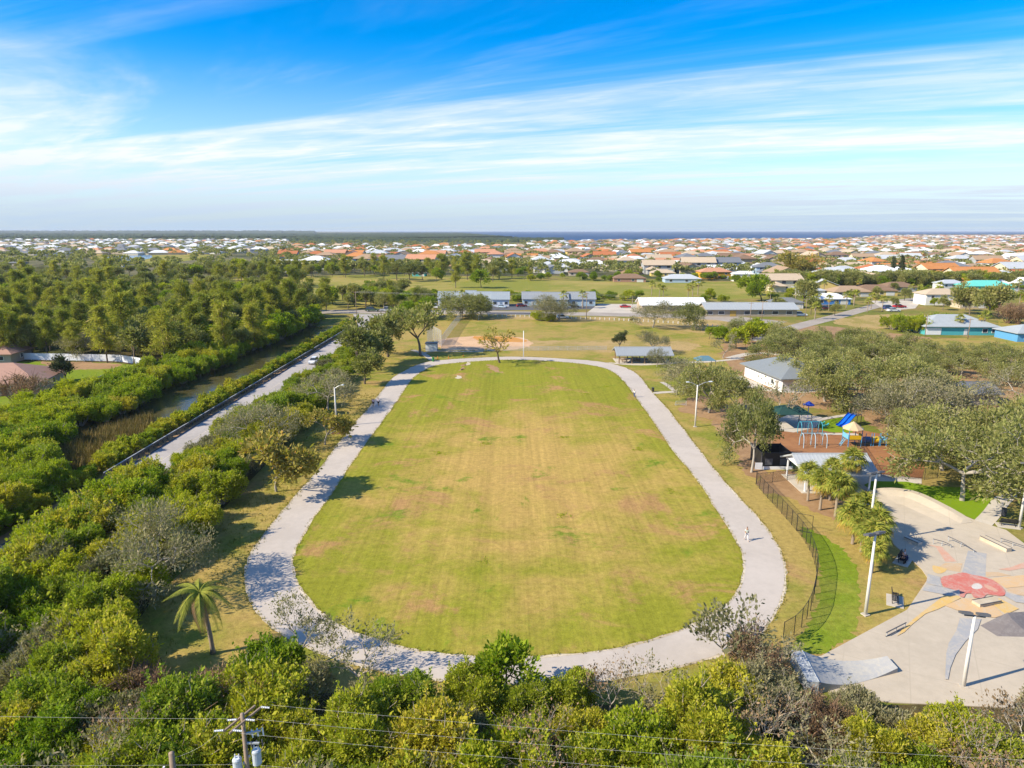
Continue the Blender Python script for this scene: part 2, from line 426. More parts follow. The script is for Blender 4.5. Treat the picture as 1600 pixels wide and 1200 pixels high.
L_OAK = leaf_mat('oak_leaf', (0.172, 0.185, 0.052), (0.345, 0.335, 0.115), (0.33, 0.29, 0.15), 0.35, 0.05)
L_GREY = leaf_mat('grey_leaf', (0.160, 0.155, 0.075), (0.300, 0.275, 0.150), (0.34, 0.28, 0.18), 0.3, 0.04)
L_PINE = leaf_mat('pine_needle', (0.195, 0.218, 0.030), (0.400, 0.395, 0.065), (0.36, 0.28, 0.11), 0.42, 0.06)
L_YEL = leaf_mat('yellowing_leaf', (0.27, 0.235, 0.05), (0.46, 0.36, 0.10), (0.50, 0.27, 0.07), 0.4, 0.04)
L_DEAD = leaf_mat('dead_leaf', (0.20, 0.13, 0.07), (0.32, 0.22, 0.13), (0.30, 0.14, 0.07), 0.15, 0.02)
L_PALM = leaf_mat('palm_leaf', (0.160, 0.200, 0.028), (0.370, 0.370, 0.060), (0.32, 0.25, 0.05), 0.25, 0.05)
L_DARK = leaf_mat('dark_conifer', (0.045, 0.062, 0.024), (0.095, 0.110, 0.045), (0.09, 0.08, 0.04), 0.15, 0.04)
L_REED = leaf_mat('reed', (0.17, 0.12, 0.04), (0.32, 0.23, 0.09), (0.16, 0.17, 0.03), 0.2, 0.02)
M_BARK = plain('bark', (0.16, 0.125, 0.095), 0.9, 0.1, var=0.3, scale=2, bump=0.4)
M_PALEBARK = plain('pale_bark', (0.36, 0.32, 0.27), 0.9, 0.1, var=0.25, scale=2, bump=0.3)
M_TWIG = plain('grey_twig', (0.44, 0.37, 0.29), 0.9, 0.1, var=0.25, scale=2)
M_BTWIG = plain('brown_twig', (0.24, 0.15, 0.10), 0.9, 0.1, var=0.3, scale=2)
M_PALMTRUNK = plain('palm_trunk', (0.30, 0.24, 0.18), 0.9, 0.1, var=0.3, scale=3, bump=0.4)

T_WALL = tinted('painted_wall', 0.85, 0.2, 0.07, 0.7, (1, 1, 0.4))
T_ROOF = tinted('roof_covering', 0.85, 0.2, 0.16, 0.6, (1, 1, 1), 0.4)
T_METALROOF = tinted('metal_roofing', 0.45, 0.4, 0.10, 0.5, (3, 0.4, 1))
T_PAINT = tinted('gloss_paint', 0.3, 0.5, 0.04, 0.5)
T_CLOTH = tinted('cloth', 0.9, 0.1, 0.10, 6.0)
M_GLASS = plain('window_glass', (0.035, 0.045, 0.06), 0.12, 0.6, var=0.1)
M_TRIM = plain('white_trim', (0.74, 0.73, 0.70), 0.6, 0.3, var=0.06)
M_WHITE = plain('white_vinyl', (0.76, 0.77, 0.80), 0.5, 0.35, var=0.05)
M_GALV = plain('galvanised_steel', (0.48, 0.50, 0.52), 0.45, 0.5, 0.3, var=0.12)
M_POLE = plain('concrete_pole', (0.66, 0.63, 0.58), 0.8, 0.2, var=0.12, scale=1)
M_WOODPOLE = plain('weathered_wood_pole', (0.29, 0.215, 0.155), 0.9, 0.1, var=0.3, scale=3, bump=0.4)
M_WOOD = plain('timber', (0.26, 0.17, 0.10), 0.85, 0.15, var=0.25, scale=3)
M_BLACK = plain('black_metal', (0.022, 0.022, 0.024), 0.5, 0.3, var=0.15)
M_DGREY = plain('dark_grey_metal', (0.10, 0.10, 0.11), 0.5, 0.3, var=0.15)
M_RUBBER = plain('rubber', (0.018, 0.018, 0.018), 0.8, 0.2)
M_TRANSF = plain('transformer_grey', (0.50, 0.54, 0.58), 0.5, 0.4, var=0.12)
M_PORC = plain('porcelain', (0.72, 0.72, 0.74), 0.3, 0.5)
M_WIRE = plain('wire', (0.55, 0.53, 0.50), 0.5, 0.4)
M_SKIN = plain('skin', (0.42, 0.24, 0.16), 0.6, 0.2)
M_HAIR = plain('hair', (0.04, 0.025, 0.018), 0.7, 0.2)
M_LENS = plain('lamp_lens', (0.60, 0.62, 0.62), 0.2, 0.5)
M_SHADE = plain('green_shade_cloth', (0.022, 0.060, 0.055), 0.85, 0.1, var=0.2)
def mesh_mat(name, col, scale, open_, rot=math.pi/4):
    """woven chain link: real gaps between thin wires"""
    t = NT(name); c = t.mapping(t.co('UV'), (scale, scale, scale), rot=(0, 0, rot))
    sp = t.n('ShaderNodeSeparateXYZ'); t.l(c, sp.inputs[0])
    fx = t.math('FRACT', sp.outputs[0]); fy = t.math('FRACT', sp.outputs[1])
    wire = t.math('MAXIMUM', t.math('LESS_THAN', fx, open_), t.math('LESS_THAN', fy, open_))
    return t.done(t.principled(col, 0.5, 0.3, 0.0, None, wire))
M_LINK = mesh_mat('black_chain_link', (0.02, 0.02, 0.02), 9.0, 0.14)
M_LINKG = mesh_mat('grey_chain_link', (0.40, 0.44, 0.47), 9.0, 0.16)
# ------------------------------------------------------------------ ground and other surfaces
rnd = random.Random(7)
def grid_sheet(name, xs, ys, z, mat):
    m = MB(); nx, ny = len(xs), len(ys)
    m.add([(x, y, z) for y in ys for x in xs], [(j*nx+i, j*nx+i+1, (j+1)*nx+i+1, (j+1)*nx+i) for j in range(ny-1) for i in range(nx-1)])
    return struct(m.obj(name, mat))
grid_sheet('ground', [-24000, -2000, -300, 0, 300, 2000, 24000], [-300, 0, 300, 1000, 5000, 24000], 0.0, M_GROUND)
# the built-up land and marsh beyond the golf course
sheet('terrain', [(-23000, 560), (-400, 520), (-160, 470), (-60, 560), (30, 560), (160, 500), (260, 440), (330, 330), (520, 300), (23000, 560), (23000, 23500), (-23000, 23500)], 0.03, M_FAR, px=False)
sheet('sea', [(150, 2080), (420, 2200), (700, 2380), (1150, 2750), (1480, 2780), (1800, 3400), (3400, 6300), (23000, 9500), (23000, 23900), (-6000, 23900), (-2600, 14000), (-700, 6500), (-120, 3300)], 0.6, M_SEA, px=False)
sheet('golf_course', [(60, 474), (300, 446), (330, 438), (430, 433), (600, 429), (720, 431), (830, 437), (1000, 441), (1180, 441), (1205, 452), (1190, 466), (1000, 473), (900, 472), (640, 474), (560, 482), (470, 481), (360, 490)], 0.06, M_FAIR, smooth=3)
sheet('pond_water', [(172, 401), (232, 398), (234, 404), (200, 407), (170, 405)], 0.10, M_POND, smooth=3)
sheet('fairway', [(150, 400), (300, 396), (330, 402), (240, 412), (160, 408)], 0.07, M_FAIR, smooth=3)
# park lawn
sheet('park_lawn', [(545, 498), (700, 490), (1000, 500), (1200, 520), (1260, 560), (1150, 640), (1290, 760), (1340, 800), (1420, 840), (1500, 900), (1500, 960), (1350, 1075), (1150, 1060), (300, 1100), (120, 1040), (300, 880), (430, 740), (520, 640), (560, 560)], 0.012, M_LAWN)
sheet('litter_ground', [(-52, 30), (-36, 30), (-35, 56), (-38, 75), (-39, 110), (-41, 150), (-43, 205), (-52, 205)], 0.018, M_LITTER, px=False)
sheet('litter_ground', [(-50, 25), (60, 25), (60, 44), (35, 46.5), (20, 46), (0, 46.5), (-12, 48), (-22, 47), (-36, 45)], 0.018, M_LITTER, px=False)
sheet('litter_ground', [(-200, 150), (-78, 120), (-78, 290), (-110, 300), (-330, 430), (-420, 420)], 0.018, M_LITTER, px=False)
sheet('litter_ground', [(1130, 520), (1300, 510), (1620, 560), (1620, 690), (1400, 690), (1330, 640), (1180, 620)], 0.020, M_DIRT, smooth=2)

INNER = [(455,880),(459,860),(470,840),(490,806),(517,770),(545,728),(572,690),(595,660),(615,632),(637,600),(650,586),(665,577),(680,571),(712,567),(750,564),(800,562),(850,563.5),(900,567.5),(925,571),(950,577),(967,587),(985,607),(1005,635),(1025,662),(1050,700),(1075,730),(1100,762),(1120,795),(1150,840),(1161,865),(1165,890),(1157,920),(1137,945),(1087,977),(1025,1000),(962,1015),(855,1028),(790,1029),(720,1026),(660,1020),(600,1006),(540,985),(497,957),(470,925),(459,902)]
OUTER = [(386,900),(388,880),(396,860),(412,838),(450,790),(476,760),(505,727),(530,693),(550,667),(580,634),(612,593),(632,580),(650,571),(670,565.5),(700,562),(750,559),(800,557.5),(850,559),(900,562),(925,564),(950,567.5),(982,577),(1000,590),(1015,610),(1040,637),(1075,682),(1112,730),(1150,775),(1180,806),(1205,840),(1219,866),(1226,900),(1220,932),(1203,968),(1170,1001),(1125,1022),(1062,1040),(980,1056),(882,1066),(800,1068),(720,1064),(640,1055),(560,1038),(500,1018),(437,987),(405,957),(389,925)]
fi = smooth_line([G(*p) for p in INNER], 5, True); fo = smooth_line([G(*p) for p in OUTER], 5, True)
def wob(P, amp, seed):
    r = random.Random(seed); return [p + Vector((r.uniform(-amp, amp), r.uniform(-amp, amp), 0)) for p in P]
def offset_loop(P, d):
    o = []; n = len(P)
    for i, p in enumerate(P):
        t = (P[(i+1) % n] - P[i-1]).normalized(); o.append(p + Vector((-t.y, t.x, 0)) * d)
    return o
fo_e = wob(offset_loop(fo, 0.22), 0.13, 3); fi_e = wob(offset_loop(fi, -0.22), 0.13, 4)
sg = 1 if (offset_loop(fo, 1.0)[0].x < fo[0].x) else -1
fo_e = wob(offset_loop(fo, 0.25 * sg), 0.12, 3); fi_e = wob(offset_loop(fi, -0.25 * sg), 0.12, 4)
sheet('path_verge', [(p.x, p.y) for p in fo_e], 0.020, M_TRACK_EDGE, px=False)
sheet('path', [(p.x, p.y) for p in fo], 0.032, M_TRACK, px=False)
sheet('path_verge', [(p.x, p.y) for p in fi], 0.040, M_TRACK_EDGE, px=False)
sheet('field', [(p.x, p.y) for p in fi_e], 0.048, M_FIELD, px=False)
for i, q in enumerate([[(764,569),(775,573),(783,582),(772,581),(766,575)], [(712,588),(719,589),(719,592),(713,591)], [(718,577),(724,570),(727,571),(720,580)], [(728,567),(733,568),(732,571),(729,570)]]):
    sheet('bare_soil', q, 0.056 , M_DIRT if i in (0, 2) else M_SAND, smooth=2)
# tufts of long grass at the edge of the path and the field (one mass)
def tufts(name, pts, hmin, hmax, mat, label, cat, n=5, w=0.05, seed=1, spread=0.15):
    r = np.random.default_rng(seed); P = np.array([(p[0], p[1], p[2] if len(p) > 2 else 0.02) for p in pts]); N = len(P)
    base = np.repeat(P, n, 0) + np.c_[r.normal(0, spread, (N*n, 2)), np.zeros(N*n)]
    a = r.uniform(0, 2*np.pi, N*n); lean = r.uniform(0.1, 0.6, N*n); h = r.uniform(hmin, hmax, N*n)
    side = np.c_[-np.sin(a), np.cos(a), np.zeros(N*n)] * (w * h / hmax)[:, None]
    tip = base + np.c_[np.cos(a) * lean * h, np.sin(a) * lean * h, h]
    v = np.stack([base - side, base + side, tip], 1).reshape(-1, 3); f = np.arange(len(v)).reshape(-1, 3)
    return stuff(link(name, np_mesh(name, v, f, mat)), label, cat)
# left road with shoulder
RX0, RX1 = -59.6, -52.6
sheet('road', [(RX0, 20), (RX1, 20), (RX1, 262), (-50, 276), (-46, 300), (-70, 300), (-63, 276), (RX0, 262)], 0.030, M_ASPH, px=False)
sheet('road_shoulder', [(-61.6, 20), (RX0, 20), (RX0, 262), (-61.6, 262)], 0.024, M_DIRT, px=False)
ribbon('road_marking', [(-56.1, 40), (-56.1, 262)], 0.12, 0.038, M_TRACK_EDGE, px=False, smooth=0)
# cross street, parking areas, drives
sheet('street', [(440, 485), (560, 484), (640, 484.5), (760, 486), (900, 488), (1040, 490), (1150, 494), (1230, 503), (1190, 512), (1120, 500), (1000, 495), (860, 492.5), (700, 490.5), (560, 490), (440, 490)], 0.036, M_STREET)
sheet('parking_area', [(685, 476), (925, 474), (932, 483), (760, 485.5), (690, 484)], 0.030, M_DARKASPH)
sheet('parking_area', [(935, 475), (1012, 475), (1010, 490), (918, 488)], 0.034, M_CONC)
sheet('driveway', [(760, 488), (880, 489), (880, 492), (760, 491)], 0.040, M_DARKASPH)
ribbon('street', [(1170, 532), (1250, 509), (1310, 494), (1350, 483), (1390, 473), (1450, 465), (1560, 458), (1640, 455)], 7.0, 0.040, M_STREET)
sheet('driveway', [(1360, 470), (1440, 470), (1430, 482), (1385, 486)], 0.046, M_CONC)
sheet('sand_lot', [(1300, 500), (1400, 490), (1440, 500), (1420, 512), (1340, 512)], 0.028, M_DRY, smooth=2)
sheet('sand_lot', [(1000, 494), (1150, 500), (1180, 515), (1120, 522), (1000, 508)], 0.026, M_DRY, smooth=2)
sheet('sand_lot', [(700, 491), (860, 494), (990, 497), (960, 503), (820, 499), (690, 496)], 0.026, M_DRY, smooth=2)
sheet('lawn', [(1560, 480), (1600, 484), (1660, 560), (1440, 556), (1430, 530), (1560, 527)], 0.024, M_LAWN)
sheet('street', [(1560, 636), (1600, 640), (1640, 660), (1600, 664), (1560, 645)], 0.04, M_CONC)
# ball field
sheet('infield', [(682, 534), (700, 528.5), (735, 525.5), (780, 525), (815, 528), (831, 535), (826, 542), (806, 546.5), (770, 548), (720, 547.5), (690, 546)], 0.024, M_CLAY, smooth=4)
sheet('infield_inner', [(738, 526.5), (770, 525.6), (800, 527), (817, 531), (822, 534), (800, 535), (770, 533), (752, 531)], 0.032, M_ORANGE, smooth=4)
sheet('outfield', [(830, 533), (1070, 533), (1070, 549), (838, 548)], 0.020, M_DRY, smooth=2)
ribbon('path', [(645, 547), (660, 552), (676, 563)], 1.8, 0.036, M_CONC)
ribbon('path', [(655, 553.5), (680, 548.8), (720, 549.3), (755, 549.8)], 1.2, 0.044, M_CONC)
ribbon('path', [(948, 567), (1000, 570), (1060, 567), (1110, 565), (1160, 560)], 1.8, 0.036, M_CONC)
ribbon('path', [(1016, 615), (1040, 613), (1072, 612)], 1.7, 0.044, M_CONC)
ribbon('path', [(1034, 597), (1044, 603), (1054, 611)], 1.2, 0.036, M_CONC)
ribbon('path', [(1152, 588), (1165, 594), (1182, 601), (1192, 608), (1240, 612), (1300, 608)], 2.6, 0.050, M_CONC)
ribbon('path', [(1140, 560), (1180, 552), (1240, 556)], 3.0, 0.044, M_CONC)
ribbon('path', [(1160, 606), (1185, 603)], 1.8, 0.036, M_CONC, smooth=0)
sheet('red_mulch_bed', [(518, 679), (530, 667), (548, 664), (553, 665), (543, 677)], 0.028, M_REDMULCH, smooth=3)
sheet('lush_grass', [(1250,822),(1300,845),(1335,885),(1345,930),(1338,985),(1290,1018),(1225,1026),(1258,985),(1275,950),(1281,905),(1276,868)], 0.020, M_BRIGHT, smooth=3)
# playground and skate park surroundings
sheet('playground_mulch', [(1203, 700), (1214, 676), (1255, 664), (1300, 668), (1345, 672), (1440, 690), (1445, 728), (1440, 752), (1362, 742), (1300, 730)], 0.030, M_MULCH)
sheet('bare_soil', [(1183, 752), (1215, 735), (1265, 745), (1310, 775), (1325, 800), (1305, 812), (1255, 790), (1225, 775), (1196, 770)], 0.022, M_DIRT, smooth=3)
sheet('bare_soil', [(1110, 650), (1180, 620), (1210, 690), (1195, 740), (1165, 742), (1145, 700)], 0.022, M_DIRT, smooth=3)
sheet('bare_soil', [(1058, 640), (1085, 618), (1110, 625), (1115, 655), (1092, 650)], 0.028, M_DIRT, smooth=3)
sheet('turf', [(1280, 664), (1300, 655), (1320, 651), (1333, 655), (1332, 676), (1300, 676), (1283, 672)], 0.036, M_TURF)
ribbon('path', [(1258, 662), (1290, 654), (1330, 648)], 1.2, 0.044, M_CONC)
ribbon('path', [(1280, 678), (1340, 679)], 1.2, 0.052, M_CONC, smooth=0)
sheet('plaza', [(1215, 655), (1240, 645), (1285, 652), (1275, 668), (1240, 676), (1210, 672)], 0.040, M_CONC)
sheet('plaza', [(1285, 742), (1345, 738), (1440, 748), (1440, 756), (1365, 752), (1360, 768), (1325, 772), (1280, 765)], 0.040, M_CONC)
sheet('turf', [(1330, 768), (1362, 752), (1417, 753), (1450, 760), (1500, 762), (1545, 771), (1557, 785), (1548, 797), (1527, 814), (1475, 792), (1425, 772), (1375, 766)], 0.048, M_TURF)
ribbon('path', [(1527, 826), (1548, 805), (1566, 782), (1590, 764)], 2.0, 0.056, M_CONC)
SKATE = [(1325, 772), (1350, 769), (1375, 767.5), (1400, 769), (1425, 773), (1450, 782), (1475, 793), (1500, 804), (1527, 815), (1572, 829), (1600, 850), (1680, 900), (1760, 1040), (1640, 1110), (1442, 1101), (1395, 1099), (1330, 1090), (1262, 1074), (1250, 1045), (1252, 1028), (1283, 1026), (1350, 990), (1417, 954), (1450, 905), (1440, 890), (1420, 872), (1397, 852), (1386, 835), (1384, 812), (1370, 795), (1340, 785)]
m = MB(); sk = [G(*p) for p in SKATE]
if sum((b.x-a.x)*(b.y+a.y) for a, b in zip(sk, sk[1:]+sk[:1])) > 0: sk.reverse()
m.prism([(p.x, p.y) for p in sk], -0.2, 0.085)
skate = struct(m.obj('skate_park_slab', M_SKATE))
PZ = [0.089]
def z1(u0, v0, s, pts): return [(u0 + x / s, v0 + y / s) for x, y in pts]
def paintpatch(name, pts, mat, smooth=0):
    PZ[0] += 0.004
    return sheet(name, pts, PZ[0], mat, smooth=smooth, parent=skate)
P_GREY = worn_paint('grey_mural_paint', (0.30, 0.31, 0.33), wear=0.55); P_YEL = worn_paint('yellow_mural_paint', (0.62, 0.38, 0.075), wear=0.35)
P_SAL = worn_paint('salmon_mural_paint', (0.56, 0.27, 0.18), wear=0.35); P_TAN = worn_paint('tan_mural_paint', (0.52, 0.34, 0.18), wear=0.45)
P_RED = worn_paint('red_mural_paint', (0.52, 0.105, 0.075), under=(0.50, 0.36, 0.30), wear=0.6); P_BROWN = worn_paint('brown_mural_paint', (0.17, 0.145, 0.135), under=(0.28, 0.25, 0.23), wear=0.5)
P_ORG = worn_paint('orange_mural_paint', (0.60, 0.37, 0.16), wear=0.35); P_WHITE = worn_paint('white_mural_paint', (0.58, 0.55, 0.52), wear=0.5)
A, B = (1400, 780, 8.0), (1380, 900, 7.27)
paintpatch('painted_band', z1(*A, [(900,650),(1130,690),(1115,980),(820,940)]), P_GREY)
paintpatch('painted_band', z1(*A, [(390,575),(570,605),(760,790),(615,790),(500,610)]), P_SAL)
paintpatch('painted_band', z1(*A, [(480,880),(620,805),(830,812),(800,920),(560,885)]), P_TAN)
paintpatch('painted_band', z1(*A, [(455,840),(520,850),(640,885),(560,940),(470,915)]), P_YEL, 2)
paintpatch('painted_band', z1(*A, [(1280,885),(1420,865),(1640,785),(1640,865),(1420,905)]), P_SAL)
paintpatch('painted_band', z1(*A, [(1120,920),(1280,925),(1440,965),(1130,985)]), P_TAN)
paintpatch('painted_band', z1(*A, [(1180,1000),(1650,955),(1650,1095),(1370,1125)]), P_ORG)
paintpatch('painted_band', z1(*A, [(1380,1130),(1650,1100),(1650,1220),(1430,1200)]), P_TAN)
paintpatch('painted_band', z1(*A, [(395,945),(550,985),(575,1110),(375,1065)]), P_GREY)
paintpatch('painted_band', z1(*B, [(490,105),(680,140),(860,180),(860,205),(700,225),(440,175)]), P_GREY)
paintpatch('painted_band', z1(*B, [(150,700),(240,590),(420,440),(690,235),(850,235),(880,262),(620,390),(480,440),(330,560),(240,650)]), P_YEL)
paintpatch('painted_band', z1(*B, [(700,350),(890,265),(1040,268),(1140,370),(1250,345),(1360,455),(1270,487),(1000,460)]), P_ORG)
paintpatch('painted_band', z1(*B, [(1240,332),(1310,262),(1540,385),(1390,452)]), P_YEL)
paintpatch('painted_band', z1(*B, [(870,490),(1110,505),(1070,620),(930,760),(820,910),(760,1060),(735,1190),(700,1190),(712,900),(740,780),(830,630)]), P_GREY)
paintpatch('painted_band', z1(*B, [(1390,195),(1640,260),(1640,330),(1500,310),(1380,240)]), P_GREY)
# red domed head of the mural
paintpatch('painted_head', z1(*B, [(650,60),(680,20),(760,5),(900,-25),(1010,0),(1120,20),(1240,60),(1330,120),(1385,190),(1370,235),(1300,240),(1180,225),(1130,262),(1030,258),(1000,215),(940,215),(915,258),(865,240),(840,190),(760,158),(685,135)]), P_RED, 3)
paintpatch('painted_eye', z1(*B, [(1000,135),(1020,108),(1070,98),(1115,120),(1120,150),(1070,165),(1020,158)]), P_WHITE, 3)
paintpatch('painted_band', z1(*B, [(1150,110),(1240,140),(1310,190),(1250,185),(1160,150)]), P_SAL, 2)

# sea bank and far mangrove canopy: a closed mass of tree tops too far off to tell apart
def canopy(name, xfun, y0, y1, ny, nx, h, seed, mat, label):
    r = np.random.default_rng(seed); ys = np.geomspace(y0, y1, ny); V = []; 
    for j, y in enumerate(ys):
        xa, xb = xfun(y); xs = np.linspace(xa, xb, nx)
        z = h * (0.55 + 0.45 * r.random(nx)) * (0.8 + 0.35 * np.sin(xs / (y * 0.07) + j * 0.7)) 
        if j == 0: z[:] = 0
        z[0] = z[-1] = 0
        V.append(np.c_[xs + r.normal(0, (xb - xa) / nx * 0.3, nx), np.full(nx, y) + r.normal(0, y * 0.003, nx), z])
    V = np.concatenate(V); F = np.array([(j*nx+i, j*nx+i+1, (j+1)*nx+i+1, (j+1)*nx+i) for j in range(ny-1) for i in range(nx-1)])
    return stuff(link(name, np_mesh(name, V, F, mat)), label, 'forest')
t = NT('far_canopy'); c = t.co(); n1 = t.noise(c, 0.012, 5); n2 = t.noise(c, 0.09, 4)
M_CANOPY = t.done(t.principled(t.mix(t.ss(t.math('ADD', t.math('MULTIPLY', n1, .5), t.math('MULTIPLY', n2, .5)), 0.4, 0.62), (0.030, 0.048, 0.020), (0.070, 0.088, 0.035)), 0.95, 0.05))
canopy('mangrove_forest', lambda y: (-0.95 * y, -0.42 * y + 700 if y < 3000 else min(-0.02 * y + 90 - (y - 3000) * 0.09, 60)), 2350, 9000, 60, 420, 11, 5, M_CANOPY, 'dark green mangrove forest stretching to the horizon behind the houses')
canopy('distant_forest', lambda y: (-1.0 * y, -0.28 * y), 9050, 14000, 14, 360, 34, 6, M_CANOPY, 'blue green wooded skyline along the horizon, left of the sea')
canopy('coastal_forest', lambda y: (-0.30 * y, 0.075 * y), 2150, 2900, 22, 300, 9, 8, M_CANOPY, 'dark green coastal trees in front of the sea, centre of the horizon')
# ------------------------------------------------------------------ buildings
def roof_mesh(kind, w, d, h, rh, eave, ribs=0.0):
    """w along x, d along y; ridge along x when w >= d"""
    m = MB(); W2, D2 = w/2 + eave, d/2 + eave; t = 0.22
    if kind == 'hip':
        if w >= d: r = (W2 - D2) * 0.95 + 0.3; A_, B_ = (-r, 0), (r, 0)
        else: r = (D2 - W2) * 0.95 + 0.3; A_, B_ = (0, -r), (0, r)
        vs = [(-W2,-D2,h-t),(W2,-D2,h-t),(W2,D2,h-t),(-W2,D2,h-t),(-W2,-D2,h),(W2,-D2,h),(W2,D2,h),(-W2,D2,h),(A_[0],A_[1],h+rh),(B_[0],B_[1],h+rh)]
        fs = [(3,2,1,0),(0,1,5,4),(1,2,6,5),(2,3,7,6),(3,0,4,7)]
        fs += [(4,5,9,8),(5,6,9),(6,7,8,9),(7,4,8)] if w >= d else [(4,5,8),(5,6,9,8),(6,7,9),(7,4,8,9)]
        m.add(vs, fs)
    elif kind == 'gable':                               # ridge along x
        for s in (-1, 1):
            m.add([(-W2,0,h+rh),(W2,0,h+rh),(W2,s*D2,h-0.1),(-W2,s*D2,h-0.1),(-W2,0,h+rh-t),(W2,0,h+rh-t),(W2,s*D2,h-0.1-t),(-W2,s*D2,h-0.1-t)],
                  [(0,1,2,3),(7,6,5,4),(0,4,5,1),(1,5,6,2),(2,6,7,3),(3,7,4,0)])
            if ribs:
                x = -W2 + ribs
                while x < W2 - 0.05:
                    m.obar((x, 0, h+rh+0.02), (x, s*D2, h-0.08), 0.05, 0.07); x += ribs
        m.tube([(-W2,0,h+rh+0.03),(W2,0,h+rh+0.03)], 0.12, 5)
    return m
def window_part(parent, cx, cz, ww, wh, side, w, d, frame=M_TRIM):
    """framed window on one wall; side: f(ront) b l r"""
    m = MB(); b = 0.10
    for x0, x1, z0, z1_ in ((-ww/2-b, -ww/2, -wh/2-b, wh/2+b), (ww/2, ww/2+b, -wh/2-b, wh/2+b), (-ww/2, ww/2, wh/2, wh/2+b), (-ww/2, ww/2, -wh/2-b, -wh/2)):
        m.box(x0, x1, -0.09, 0.0, z0, z1_)
    loc, rz = {'f': ((cx, -d/2-0.005, cz), 0), 'b': ((-cx, d/2+0.005, cz), math.pi), 'r': ((w/2+0.005, cx, cz), math.pi/2), 'l': ((-w/2-0.005, -cx, cz), -math.pi/2)}[side]
    o = m.obj('window', frame, parent, loc, rot=(0, 0, rz))
    MB().box(-ww/2, ww/2, -0.05, 0.0, -wh/2, wh/2).obj('pane', M_GLASS, o)
    return o
def door_part(parent, cx, ww, wh, side, w, d, col, name='door', z0=0.06):
    m = MB().box(-ww/2, ww/2, -0.07, 0, 0, wh)
    k = 4 if name == 'garage_door' else 2
    for i in range(k): m.box(-ww/2+0.12, ww/2-0.12, -0.10, -0.07, wh*(i+0.14)/k, wh*(i+0.86)/k)
    loc, rz = {'f': ((cx, -d/2-0.005, z0), 0), 'b': ((-cx, d/2+0.005, z0), math.pi), 'r': ((w/2+0.005, cx, z0), math.pi/2), 'l': ((-w/2-0.005, -cx, z0), -math.pi/2)}[side]
    return m.obj(name, T_WALL, parent, loc, rot=(0, 0, rz), color=col)
def house(name, phrase, cat, loc, w, d, h, rh, rz=0.0, wall=(0.6, 0.57, 0.5), roof=(0.3, 0.2, 0.14), kind='hip', eave=0.6, wins=(), doors=(), group=None, metal=False, ribs=0.0, wing=None):
    e = empty(name, (loc[0], loc[1], 0), rz)
    tag(e, phrase, cat, group)
    m = MB().box(-w/2, w/2, -d/2, d/2, -0.1, h - 0.24)
    if kind == 'gable':
        for s in (-1, 1):
            x0, x1 = (s*w/2 - 0.15, s*w/2)
            m.add([(x0,-d/2,h-0.24),(x0,d/2,h-0.24),(x0,0,h+rh-0.3),(x1,-d/2,h-0.24),(x1,d/2,h-0.24),(x1,0,h+rh-0.3)], [(0,1,2),(5,4,3),(0,3,4,1),(1,4,5,2),(2,5,3,0)])
    m.obj('wall', T_WALL, e, color=wall)
    roof_mesh(kind, w, d, h, rh, eave, ribs).obj('roof', T_METALROOF if metal else T_ROOF, e, color=roof)
    if wing:
        ww, wd, wx, wh, wrh = wing
        m = MB().box(wx - ww/2, wx + ww/2, -d/2 - wd, -d/2 - 0.003, -0.1, wh - 0.24); m.obj('wing_wall', T_WALL, e, color=wall)
        rm = roof_mesh('hip', ww, wd * 2, wh, wrh, eave); rm.v = [(x + wx, y - d/2 + 0.0, z - 0.03) for x, y, z in rm.v]
        rm.obj('wing_roof', T_METALROOF if metal else T_ROOF, e, color=roof)
    for s, cx, cz, ww, wh in wins: window_part(e, cx, cz, ww, wh, s, w, d)
    for s, cx, ww, wh, col in doors: door_part(e, cx, ww, wh, s, w, d, col, 'garage_door' if ww > 2 else 'door')
    return e
# townhouse rows across the street
PB = (0.30, 0.34, 0.37); WB = (0.62, 0.66, 0.72)
for i, (u0, u1, v, dy) in enumerate([(684, 727, 477.5, 0), (727, 743, 477, 1.2), (743, 768, 477.5, -0.6), (768, 796, 478.5, -1.6)]):
    a, b = G(u0, v), G(u1, v); w = b.x - a.x
    house('townhouse', 'white townhouse with pale blue metal roof behind the ball field oaks', 'townhouse', ((a.x+b.x)/2, a.y + 5 + dy), w - 0.4, 10, 3.6, 2.9 + 0.25*(i % 2), 0, WB, PB, 'gable', 0.5,
          [('f', -w*0.3, 1.7, 1.6, 1.3), ('f', w*0.32, 1.7, 1.6, 1.3)] + ([('l', -2.6, 1.7, 1.2, 1.3), ('l', 2.4, 1.7, 1.2, 1.3)] if i == 0 else []), [('f', 0.2, 1.1, 2.2, (0.25, 0.33, 0.42))], 'townhouses beyond the cross street', True, 0.9)
for i, (u0, u1, v, dy) in enumerate([(816, 846, 478, 0), (846, 888, 478.5, -1), (888, 931, 478.5, 0.8)]):
    a, b = G(u0, v), G(u1, v); w = b.x - a.x
    house('townhouse', 'blue grey townhouse with pale metal roof beside the paved car park', 'townhouse', ((a.x+b.x)/2, a.y + 5 + dy), w - 0.4, 10, 3.5, 3.0, 0, (0.36, 0.47, 0.55), (0.27, 0.29, 0.31), 'gable', 0.5,
          [('f', -w*0.3, 1.7, 1.6, 1.3), ('f', w*0.32, 1.7, 1.6, 1.3), ('r', 0, 1.7, 1.2, 1.2)], [('f', 0.2, 1.1, 2.2, (0.5, 0.5, 0.5))], 'townhouses beyond the cross street', True, 0.9)
a, b = G(1003, 487), G(1104, 488); w = b.x - a.x
